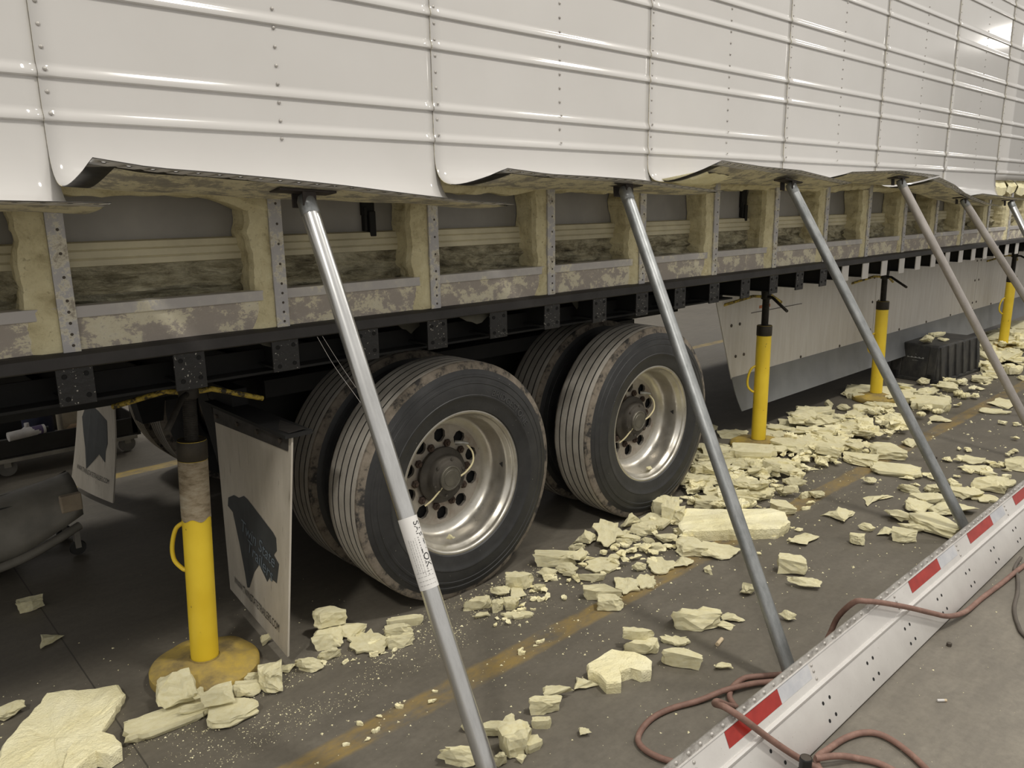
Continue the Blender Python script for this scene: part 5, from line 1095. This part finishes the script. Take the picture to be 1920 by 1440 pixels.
D_BITS=[(4.617,1.605,0,0.084,0.037,0.035,-83.5,'lump',0,9),
(5.167,2.378,0.024,0.101,0.108,0.022,-75.8,'shard',2,2),
(3.803,2.477,0.055,0.084,0.03,0.03,-47.5,'lump',6,1),
(2.275,2.17,0.004,0.053,0.025,0.022,-75.6,'shard',2,10),
(2.157,2.146,0.007,0.052,0.019,0.023,-44.7,'block',-5,10),
(6.375,2.355,0.001,0.106,0.083,0.045,-58.2,'lump',-8,0),
(4.599,1.477,0,0.079,0.035,0.034,-78,'lump',0,9),
(2.469,2.041,0.01,0.061,0.017,0.021,-89.7,'shard',-8,10),
(4.287,1.354,0,0.075,0.029,0.03,-76.9,'block',0,9),
(6.356,2.487,0.018,0.115,0.145,0.022,-67.4,'shard',-1,0),
(2.304,2.183,0.002,0.058,0.016,0.02,-49,'shard',-12,10),
(8.269,2.293,0,0.154,0.247,0.018,-51.7,'plate',0,4),
(2.704,2.142,0.002,0.06,0.019,0.022,-85.3,'shard',-1,10),
(7.666,2.177,0,0.137,0.22,0.018,-87,'plate',0,4),
(5.258,2.562,0.016,0.1,0.088,0.022,-64.2,'shard',-13,2),
(1.345,2.24,0,0.041,0.015,0.019,-25.9,'lump',0,6),
(7.745,2.121,0,0.134,0.075,0.044,-78.1,'block',0,4),
(2.347,2.125,0.006,0.046,0.019,0.023,-39.4,'lump',9,10),
(5.095,2.141,0.014,0.09,0.037,0.031,-46.9,'lump',12,2),
(6.516,2.442,0.007,0.102,0.063,0.042,-88.7,'block',11,0),
(4.503,1.588,0,0.079,0.043,0.022,-91.8,'shard',0,9),
(4.696,2.162,0.022,0.085,0.032,0.028,-39.2,'block',-7,2),
(8.046,2.174,0,0.124,0.082,0.046,-72.1,'block',0,4),
(9.183,2.65,0.037,0.158,0.252,0.022,-106.4,'shard',-3,3),
(8.356,2.141,0,0.139,0.223,0.018,-45.6,'plate',0,4),
(1.308,2.176,0,0.034,0.015,0.019,-24.5,'block',0,6),
(9.48,2.356,0.033,0.143,0.126,0.05,-50.6,'block',-7,3),
(9.649,2.484,0.034,0.171,0.273,0.018,-114.8,'plate',-5,3),
(1.296,1.817,0,0.033,0.012,0.015,-28.7,'lump',0,8),
(1.357,2.239,0,0.037,0.014,0.017,-20.8,'plate',0,6),
(1.205,1.869,0,0.031,0.012,0.016,-63.7,'plate',0,8),
(1.995,2.066,0,0.039,0.015,0.019,-14.8,'lump',0,7),
(3.25,1.819,0,0.055,0.019,0.02,-50,'block',0,5),
(1.087,1.823,0,0.031,0.011,0.014,-4.7,'plate',0,8),
(8.929,2.478,0.026,0.125,0.096,0.048,-58.9,'block',14,3),
(6.225,2.688,0.008,0.088,0.141,0.018,-98.3,'plate',-8,0),
(4.567,1.792,0,0.062,0.031,0.029,-79.5,'block',0,9),
(3.266,1.625,0,0.053,0.019,0.018,-40.4,'plate',0,5),
(3.761,1.791,0,0.061,0.018,0.021,-26.1,'shard',0,5),
(6.073,2.306,0.002,0.086,0.046,0.033,-49.8,'lump',11,0),
(1.853,2.179,0,0.04,0.013,0.016,-55.2,'shard',0,7),
(9.754,2.676,0.017,0.156,0.249,0.018,-107.6,'plate',-8,3),
(1.154,2.263,0,0.032,0.013,0.016,-36.4,'shard',0,6),
(7.845,1.896,0,0.097,0.075,0.043,-85.6,'lump',0,4),
(9.512,2.468,0.048,0.14,0.225,0.022,-112.6,'shard',6,3),
(8.347,2.135,0,0.1,0.093,0.045,-115.6,'lump',0,4),
(3.387,1.661,0,0.046,0.018,0.022,-41.3,'lump',0,5),
(1.904,2.043,0,0.039,0.012,0.015,-22.6,'plate',0,7),
(1.377,2.149,0,0.03,0.013,0.016,2.8,'lump',0,6),
(5.087,1.311,0,0.06,0.032,0.029,-79.3,'lump',0,9),
(9.173,2.288,0.015,0.133,0.212,0.018,-98.7,'plate',-2,3),
(2.678,2.081,0.008,0.044,0.016,0.017,-16.7,'block',-3,10),
(2.179,2.136,0,0.037,0.014,0.017,-30.3,'block',0,7),
(3.676,1.773,0,0.054,0.019,0.019,-41.7,'block',0,5),
(1.796,1.83,0,0.036,0.01,0.013,-24.2,'plate',0,8),
(4.572,1.355,0,0.06,0.023,0.023,-59.6,'block',0,9),
(5.597,2.378,0.013,0.073,0.039,0.029,-54.6,'lump',-3,0),
(1.358,2.253,0,0.033,0.011,0.014,-45,'block',0,6),
(1.694,1.819,0,0.027,0.012,0.015,-59.8,'block',0,8),
(1.069,1.884,0,0.025,0.01,0.013,-57.9,'block',0,8),
(3.254,1.601,0,0.046,0.013,0.017,-60.8,'shard',0,5),
(8.166,2.087,0,0.102,0.064,0.035,-58.1,'lump',0,4),
(1.045,1.806,0,0.024,0.01,0.012,-18.9,'shard',0,8),
(3.858,1.862,0,0.052,0.018,0.019,-91.7,'block',0,5),
(1.212,2.212,0,0.031,0.011,0.012,9.5,'block',0,6),
(4.426,1.513,0,0.058,0.02,0.02,-107.6,'shard',0,9),
(9.436,2.353,0.038,0.123,0.197,0.018,-114.8,'plate',-11,3),
(2.612,2.157,0.008,0.041,0.014,0.015,-68.3,'block',-6,10),
(4.484,1.411,0,0.052,0.022,0.022,-106.7,'block',0,9),
(2.543,2.274,0.003,0.043,0.012,0.015,-25.6,'shard',-9,10),
(3.958,2.028,0,0.056,0.017,0.018,-73.1,'shard',0,5),
(1.344,2.164,0,0.031,0.009,0.012,-18.7,'shard',0,6),
(4.926,1.206,0,0.052,0.025,0.023,-36.9,'block',0,9),
(3.303,1.747,0,0.041,0.014,0.017,-89.6,'shard',0,5),
(5.056,1.241,0,0.058,0.023,0.021,-76.8,'shard',0,9),
(4.795,1.209,0,0.05,0.023,0.022,-62.1,'lump',0,9),
(5.166,1.293,0,0.059,0.033,0.018,-115.9,'plate',0,9),
(1.707,1.839,0,0.027,0.009,0.012,-3.8,'plate',0,8),
(3.147,1.787,0,0.04,0.012,0.015,-90.8,'shard',0,5),
(3.224,1.707,0,0.036,0.013,0.017,-55.3,'plate',0,5),
(8.132,2.367,0,0.082,0.062,0.034,-54.3,'lump',0,4),
(1.827,2.192,0,0.031,0.01,0.012,-68,'shard',0,7),
(1.912,2.041,0,0.027,0.011,0.013,-76.5,'lump',0,7),
(6.533,2.174,0.019,0.069,0.077,0.018,-71.4,'plate',-8,0),
(0.989,1.832,0,0.023,0.008,0.009,-30.7,'block',0,8),
(1.132,1.874,0,0.023,0.008,0.01,-55.9,'shard',0,8),
(7.962,2.115,0,0.083,0.112,0.018,-91.6,'plate',0,4),
(5.181,1.29,0,0.055,0.025,0.018,-44.4,'plate',0,9),
(1.772,2.185,0,0.027,0.01,0.012,-57.2,'lump',0,7),
(1.238,2.201,0,0.022,0.01,0.012,-55.5,'shard',0,6),
(5.125,1.292,0,0.05,0.022,0.02,-110.4,'shard',0,9),
(2.009,2.048,0,0.025,0.01,0.013,-37.4,'block',0,7),
(3.019,1.663,0,0.031,0.011,0.014,-61.8,'shard',0,5),
(1.843,2.146,0,0.026,0.009,0.011,-69.6,'block',0,7),
(1.408,2.235,0,0.023,0.009,0.011,-34.6,'block',0,6),
(3.528,1.954,0,0.036,0.013,0.015,-86.8,'shard',0,5),
(2.06,2.118,0,0.025,0.01,0.012,-23.1,'block',0,7),
(3.866,2.139,0,0.039,0.015,0.016,-40.5,'shard',0,5),
(1.147,2.25,0,0.021,0.008,0.01,-45.7,'shard',0,6),
(1.941,2.017,0,0.025,0.008,0.01,-48.8,'plate',0,7),
(1.767,1.823,0,0.023,0.007,0.009,-32.9,'shard',0,8),
(1.338,1.858,0,0.021,0.007,0.008,-55.9,'plate',0,8),
(1.882,2.133,0,0.024,0.008,0.01,-41.7,'block',0,7),
(4.533,1.686,0,0.038,0.017,0.016,-64.7,'shard',0,9),
(1.321,2.27,0,0.022,0.007,0.008,-21.6,'plate',0,6),
(3.4,1.701,0,0.026,0.008,0.01,-46.5,'plate',0,5)]
# ------------------------------------------------------------------ broken foam
def chunk_mesh(seed, kind):
    rnd = random.Random(seed); bm = bmesh.new(); n = {'slab': 40, 'plank': 30, 'plate': 24}.get(kind, 15)
    rings = [1.0, .80, .55, .28]; pts = []
    for i in range(n):
        a = 2 * math.pi * i / n; ca, sa = math.cos(a), math.sin(a)
        if kind in ('slab', 'plank', 'block'): e = .30 if kind != 'block' else .38; x = math.copysign(abs(ca) ** e, ca); y = math.copysign(abs(sa) ** e, sa); j = .07 if kind != 'block' else .10
        elif kind == 'shard': rr = .72 + .28 * math.cos(1.5 * (a - .4)) ** 2; x, y, j = ca * rr, sa * rr, .20
        elif kind == 'prism': rr = 1.0 / max(.5, math.cos((a % (2 * math.pi / 5)) - math.pi / 5)) * .85; x, y, j = ca * rr, sa * rr, .04
        else: x, y, j = ca, sa, .19
        s = 1 + rnd.uniform(-j, j) * 1.3; pts.append((x * s * .5, y * s * .5))
    fx, fy = rnd.uniform(-.25, .25), rnd.uniform(-.3, .3); gr = rnd.uniform(4, 7); gph = rnd.uniform(0, 6); amp = {'slab': .08, 'plank': .10, 'plate': .22, 'block': .12, 'lump': .26, 'shard': .30, 'prism': .05}[kind]
    def top(x, y, r):
        z = 1.0 + fx * x + fy * y + amp * 1.4 * fnoise((x * 3.5 + seed, y * 3.5, seed * .7)) + amp * .7 * fnoise((x * 9 + seed, y * 9, 3.3))
        if kind in ('slab', 'plank', 'block') and seed % 2 == 0: z += .10 * math.copysign(min(1, abs(math.sin(y * gr + gph)) * 3), math.sin(y * gr + gph))
        if kind == 'lump': z -= .55 * r ** 3
        if kind == 'shard': z += .45 * (x + .2)
        if kind == 'plate': z += .35 * abs(x) * 2 - .2
        return max(.25, z)
    R2 = []
    for ri, r in enumerate(rings): R2.append([bm.verts.new((x * r, y * r, top(x * r, y * r, r))) for (x, y) in pts])
    c = bm.verts.new((0, 0, top(0, 0, 0)))
    mid = [bm.verts.new((x * (1 + rnd.uniform(-.07, .05)), y * (1 + rnd.uniform(-.07, .05)), top(x, y, 1) * rnd.uniform(.42, .62))) for (x, y) in pts]
    und = rnd.uniform(.80, .95); bot = [bm.verts.new((x * und, y * und, 0.0)) for (x, y) in pts]
    for A, B in zip(R2, R2[1:]):
        for i in range(n): bm.faces.new((A[i], A[(i + 1) % n], B[(i + 1) % n], B[i]))
    for i in range(n):
        k = (i + 1) % n; bm.faces.new((R2[-1][i], R2[-1][k], c)); bm.faces.new((mid[i], mid[k], R2[0][k], R2[0][i])); bm.faces.new((bot[i], bot[k], mid[k], mid[i]))
    bm.faces.new(bot[::-1])
    xs = [v.co.x for v in bm.verts]; ys = [v.co.y for v in bm.verts]; zs = [v.co.z for v in bm.verts]; w, d, h = max(xs) - min(xs), max(ys) - min(ys), max(zs)
    for v in bm.verts: v.co = Vector(((v.co.x - (max(xs) + min(xs)) / 2) / w, (v.co.y - (max(ys) + min(ys)) / 2) / d, v.co.z / h))
    bmesh.ops.recalc_face_normals(bm, faces=bm.faces)
    me = bpy.data.meshes.new('foam_chunk'); bm.to_mesh(me); bm.free(); me.materials.append(M['fresh_foam']); return me
def broken_mesh(seed, kind):
    rnd = random.Random(seed * 3 + 1); bm = bmesh.new()
    if kind in ('lump', 'shard'):
        m_ = 13 if kind == 'lump' else 8
        for _ in range(m_):
            v = Vector((rnd.gauss(0, 1), rnd.gauss(0, 1), rnd.gauss(0, 1))).normalized() * rnd.uniform(.8, 1)
            if kind == 'shard': v.z *= rnd.uniform(.3, 1)
            bm.verts.new(v * .5)
        bmesh.ops.convex_hull(bm, input=bm.verts)
        bmesh.ops.delete(bm, geom=[v for v in bm.verts if not v.link_faces], context='VERTS')
    else:
        bmesh.ops.create_cube(bm, size=1.0)
        for v in bm.verts: v.co += Vector((rnd.uniform(-.10, .10), rnd.uniform(-.14, .14), rnd.uniform(-.16, .16)))
        for _ in range(rnd.randint(2, 4)):
            nrm = Vector((rnd.choice((-1, 1)) * rnd.uniform(.4, 1), rnd.choice((-1, 1)) * rnd.uniform(.3, 1), rnd.uniform(-.15, .6))).normalized()
            r = bmesh.ops.bisect_plane(bm, geom=bm.verts[:] + bm.edges[:] + bm.faces[:], plane_co=nrm * rnd.uniform(.40, .56), plane_no=nrm, clear_outer=True)
            ed = [e for e in r['geom_cut'] if isinstance(e, bmesh.types.BMEdge)]
            if ed: bmesh.ops.holes_fill(bm, edges=ed)
    bmesh.ops.triangulate(bm, faces=bm.faces); bmesh.ops.subdivide_edges(bm, edges=bm.edges, cuts=3, use_grid_fill=True); bmesh.ops.triangulate(bm, faces=bm.faces)
    bm.normal_update()
    for v in bm.verts:
        n1 = fnoise((v.co.x * 3 + seed, v.co.y * 3, v.co.z * 3)); n2 = fnoise((v.co.x * 9, v.co.y * 9 + seed, v.co.z * 9)); v.co += v.normal * (.075 * n1 + .07 * n2 + .03 * fnoise((v.co.x * 22 + seed, v.co.y * 22, v.co.z * 22)))
        if seed % 2 == 0 and kind == 'block' and v.co.z > .25: v.co.z += .07 * math.copysign(1, math.sin(v.co.y * 11 + seed))
    co = [v.co.copy() for v in bm.verts]; mn = Vector([min(c[i] for c in co) for i in range(3)]); mx = Vector([max(c[i] for c in co) for i in range(3)])
    for v in bm.verts: v.co = Vector(((v.co.x - (mn.x + mx.x) / 2) / (mx.x - mn.x), (v.co.y - (mn.y + mx.y) / 2) / (mx.y - mn.y), (v.co.z - mn.z) / (mx.z - mn.z)))
    bmesh.ops.recalc_face_normals(bm, faces=bm.faces); me = bpy.data.meshes.new('foam_chunk'); bm.to_mesh(me); bm.free(); me.materials.append(M['fresh_foam']); return me
LIB = {k: [(broken_mesh if k in ('lump', 'shard', 'block', 'prism') or (k == 'plank' and i % 2) else chunk_mesh)(i * 7 + j, k) for i in range(n)] for j, (k, n) in enumerate((('slab', 5), ('plank', 8), ('plate', 8), ('block', 12), ('lump', 12), ('shard', 12), ('prism', 3)))}
cnt = {k: 0 for k in LIB}
def chunk_matrix(d):
    x, y, z, w, dd, h, rot, kind, tilt = d[:9]
    m3 = Matrix.Rotation(math.radians(rot), 4, 'Z') @ Matrix.Rotation(math.radians(tilt), 4, 'X') @ Matrix.Diagonal((w, dd, h, 1))
    lift = abs(math.sin(math.radians(tilt))) * dd * .5
    return Matrix.Translation((x, y, z + (lift if z < .02 else lift * .3))) @ m3
def foam(d, label, group, name='foam_chunk'):
    k = d[7]; me = LIB[k][cnt[k] % len(LIB[k])]; cnt[k] += 1
    o = bpy.data.objects.new(name, me); COL.objects.link(o); o.matrix_world = chunk_matrix(d); return tag(o, label, 'foam piece', group)
def poly_slab(poly, h, label, ridge=0, z0=0):
    n0 = len(poly); P = []
    for i in range(n0):                             # refine the outline with a ragged edge
        a, b = Vector(poly[i]), Vector(poly[(i + 1) % n0]); k = max(2, int((b - a).length / .022)); nr = Vector((-(b - a).y, (b - a).x)).normalized()
        for j in range(k): q = a + (b - a) * j / k + nr * ((.007 * fnoise((a.x * 9 + j * .9, a.y * 9, 3)) + .004 * fnoise((j * 2.3, a.x * 30, 8))) if j else 0); P.append(q)
    c = sum(P, Vector((0, 0))) / len(P); n = len(P); bm = bmesh.new(); rings = []
    d0 = (P[len(P) // 2] - P[0]).normalized(); d0 = Vector((-d0.y, d0.x))
    def zt(q): return h + .004 * fnoise((q.x * 18, q.y * 18, 1)) + .003 * fnoise((q.x * 60, q.y * 60, 2)) + ridge * math.tanh(3 * math.sin((q - c).dot(d0) * 42))
    for r in (1, .96, .82, .66, .5, .34, .18): rings.append([bm.verts.new((*(q * r + c * (1 - r)), zt(q * r + c * (1 - r)) - (.006 if r == 1 else 0))) for q in P])
    cv = bm.verts.new((*c, zt(c))); mid = [bm.verts.new((*(q * 1.0 + (q - c).normalized() * .004 * fnoise((q.x * 70, q.y * 70, 5))), h * .5)) for q in P]; bot = [bm.verts.new((*(q * .97 + c * .03), 0)) for q in P]
    for A, B in zip(rings, rings[1:]):
        for i in range(n): bm.faces.new((A[i], A[(i + 1) % n], B[(i + 1) % n], B[i]))
    for i in range(n):
        j = (i + 1) % n; bm.faces.new((rings[-1][i], rings[-1][j], cv)); bm.faces.new((mid[i], mid[j], rings[0][j], rings[0][i])); bm.faces.new((bot[i], bot[j], mid[j], mid[i]))
    bmesh.ops.recalc_face_normals(bm, faces=bm.faces)
    for v in bm.verts: v.co -= Vector((c.x, c.y, 0))
    me = bpy.data.meshes.new('foam_chunk'); bm.to_mesh(me); bm.free(); me.materials.append(M['fresh_foam'])
    o = bpy.data.objects.new('foam_chunk', me); COL.objects.link(o); o.location = (c.x, c.y, z0); tag(o, label, 'foam piece', 'broken insulation foam pieces')
poly_slab([(.397, 2.704), (.581, 2.588), (.581, 2.516), (.50, 2.41), (.427, 2.324), (.37, 2.29), (.30, 2.16), (.12, 2.27), (.20, 2.40), (.235, 2.50)], .030, 'large flat cream foam slab in the near left corner', .0034)
poly_slab([(1.765, 1.575), (1.898, 1.578), (1.942, 1.512), (1.941, 1.436), (1.897, 1.404), (1.866, 1.422), (1.862, 1.455), (1.815, 1.471), (1.771, 1.43), (1.732, 1.46), (1.751, 1.515), (1.74, 1.548)], .045, 'ragged flat foam slab in the diagonal foam row', .001)
poly_slab([(0.336, 2.238), (0.362, 2.304), (0.41, 2.359), (0.456, 2.342), (0.485, 2.288), (0.484, 2.218), (0.447, 2.206), (0.422, 2.24), (0.389, 2.223), (0.344, 2.202)], .05, 'lumpy cream foam chunk lying against the large slab', 0, .004)
poly_slab([(2.942, 2.045), (3.134, 2.14), (3.441, 1.857), (3.443, 1.766), (3.35, 1.687), (3.244, 1.685), (2.889, 1.982)], .055, 'long thick foam plank lying right of the front wheel', .0042)
SKIP = ('large flat cream foam slab', 'ragged flat foam slab', 'lumpy cream foam chunk', 'long thick foam plank')
for d in D_NAMED:
    if d[9].startswith(SKIP): continue
    foam(d, d[9], 'broken insulation foam pieces')
SHAPE = {'plate': 'flat', 'lump': 'lumpy', 'block': 'blocky', 'shard': 'splintered', 'slab': 'slab-like', 'plank': 'long', 'prism': 'faceted'}
for d in D_RUBBLE:
    size = 'large' if d[3] > .15 else 'middling' if d[3] > .095 else 'small'
    base = RUBBLE[d[9]].replace('cream ', '').replace('small ', '')
    foam(d, '%s %s bit of %s' % (size, SHAPE[d[7]], base), RUBBLE[d[9]])
# scraps lying on the crate, in the rims and on the jack base
for d, lab in (((7.30, 2.53, .326, .17, .12, .07, 20, 'lump', 0), 'lumpy foam piece on the left of the crate top'), ((7.75, 2.60, .326, .22, .07, .04, -10, 'plank', 0), 'foam stick on the right of the crate top'), ((7.52, 2.47, .326, .10, .08, .03, 40, 'shard', 0), 'foam flake in the middle of the crate top'),
               ((1.80, 2.348, .2305, .045, .04, .028, 30, 'shard', 0), 'foam chip resting inside the rear wheel rim'), ((3.10, 2.345, .2230, .055, .03, .016, 10, 'lump', 0), 'foam chip resting inside the front wheel rim')):
    foam(d, lab, 'broken insulation foam pieces')
# bits past the count, and the crumbs and dust nobody could count
mb = MB(); rnd = random.Random(3)
for d in D_BITS:
    me = LIB[d[7]][rnd.randrange(len(LIB[d[7]]))]; mm = chunk_matrix(d); mb.add([mm @ v.co for v in me.vertices], [tuple(p.vertices) for p in me.polygons])
def more_bits(n, x0, x1, y0, y1, z1, w0, w1):
    for _ in range(n):
        x = rnd.uniform(x0, x1); t = (x - x0) / (x1 - x0); y = rnd.uniform(y0, y1)
        if fnoise((x * 2.2, y * 3, 4)) + rnd.uniform(-.3, .3) < -.12: continue
        k = rnd.choice(('lump', 'shard', 'shard', 'plate', 'block')); w = rnd.uniform(w0, w1)
        mm = chunk_matrix((x, y, rnd.uniform(0, z1), w, w * rnd.uniform(.5, 1), w * rnd.uniform(.25, .5), rnd.uniform(0, 360), k, rnd.uniform(-15, 15)))
        me = LIB[k][rnd.randrange(len(LIB[k]))]; mb.add([mm @ v.co for v in me.vertices], [tuple(p.vertices) for p in me.polygons])
more_bits(170, 3.2, 4.5, 1.96, 2.36, .05, .04, .10); more_bits(120, 4.2, 5.9, 1.95, 2.42, .05, .05, .12); more_bits(90, 2.35, 3.2, 1.95, 2.22, .025, .02, .06); more_bits(70, 6.0, 7.4, 1.95, 2.35, .02, .04, .10); more_bits(90, 8.0, 10.2, 2.0, 2.6, .06, .08, .2); more_bits(60, 1.75, 2.3, 1.98, 2.16, .005, .015, .04); more_bits(60, 4.4, 6.2, 1.2, 1.6, .01, .03, .07)
tag(mb.build('foam_scraps', 'fresh_foam'), 'loose foam scraps strewn among the foam pieces', 'foam scraps', kind='stuff')
mb = MB()
def crumb(x, y, s):
    a = rnd.uniform(0, 6.28); q = []
    for i in range(3): q.append((x + s * rnd.uniform(.5, 1) * math.cos(a + i * 2.1), y + s * rnd.uniform(.5, 1) * math.sin(a + i * 2.1), .0004))
    q.append((x + s * rnd.uniform(-.2, .2), y + s * rnd.uniform(-.2, .2), s * rnd.uniform(.35, .8))); mb.add(q, [(0, 1, 3), (1, 2, 3), (2, 0, 3)])
def dust(n, x0, x1, ymid, ysd, s0, s1, slope=0):
    for _ in range(n):
        x = rnd.uniform(x0, x1); y = rnd.gauss(ymid + slope * (x - x0), ysd)
        if fnoise((x * 5, y * 9, 2)) + rnd.uniform(-.35, .35) < -.05: continue
        crumb(x, y, rnd.uniform(s0, s1) * (rnd.random() ** 2 * 1.6 + .5))
dust(3600, .45, 2.1, 2.14, .085, .0010, .0032); dust(900, .4, 2.2, 2.02, .012, .0008, .002); dust(900, .5, 2.4, 2.26, .012, .0008, .002); dust(700, 1.3, 2.3, 2.2, .06, .0015, .005)
dust(1300, .6, 4.5, 1.75, .20, .0012, .0045); dust(1100, 1.8, 5.0, 2.05, .16, .002, .007); dust(900, 3.0, 9.0, 1.75, .35, .003, .010); dust(500, 1.5, 4.5, 1.2, .25, .001, .0045); dust(350, 1.6, 4.5, .45, .25, .001, .004); dust(500, 5.0, 9.0, 2.3, .15, .004, .014); dust(250, .1, 1.5, 2.7, .2, .0012, .004)
tag(mb.build('foam_crumbs', 'fresh_foam'), 'fine pale foam crumbs and dust scattered on the floor', 'foam crumbs', kind='stuff')
# small things on the open floor
o = MB().tube([(0, 0, .008), (.045, 0, .008)], .0075, 10).build('cork_stub', 'stub_tan', None, 40, (2.235, 1.37, 0)); o.rotation_euler = (0, 0, .2); tag(o, 'small tan stub lying on open floor left of the second prop foot', 'stub')
o = MB().tube([(0, 0, .0045), (.022, 0, .0045)], .0042, 8).build('cigarette_filter', 'tube_white', None, 40, (2.46, .71, 0)); o.rotation_euler = (0, 0, -.75); tag(o, 'white cigarette butt lying on bare floor right of the fallen rail', 'cigarette butt')
MB().tube([(.022, 0, .0045), (.030, 0, .0045)], .0042, 8).build('filter_tip', 'stub_tan', o, 40)
o = MB().lathe([(.0001, 0), (.009, 0), (.009, .012), (.0001, .013)], 6, 'Z', (2.83, .80, 0)).build('hex_nut', 'bolt_dark', None, 30); tag(o, 'small dark nut on the floor beside the hose', 'nut')
o = MB().lathe([(.0001, 0), (.012, 0), (.012, .010), (.0001, .013)], 6, 'Z', (5.02, 1.62, 0)).build('hex_nut', 'bolt_dark', None, 30); tag(o, 'small dark nut alone on open floor beyond the third prop', 'nut')
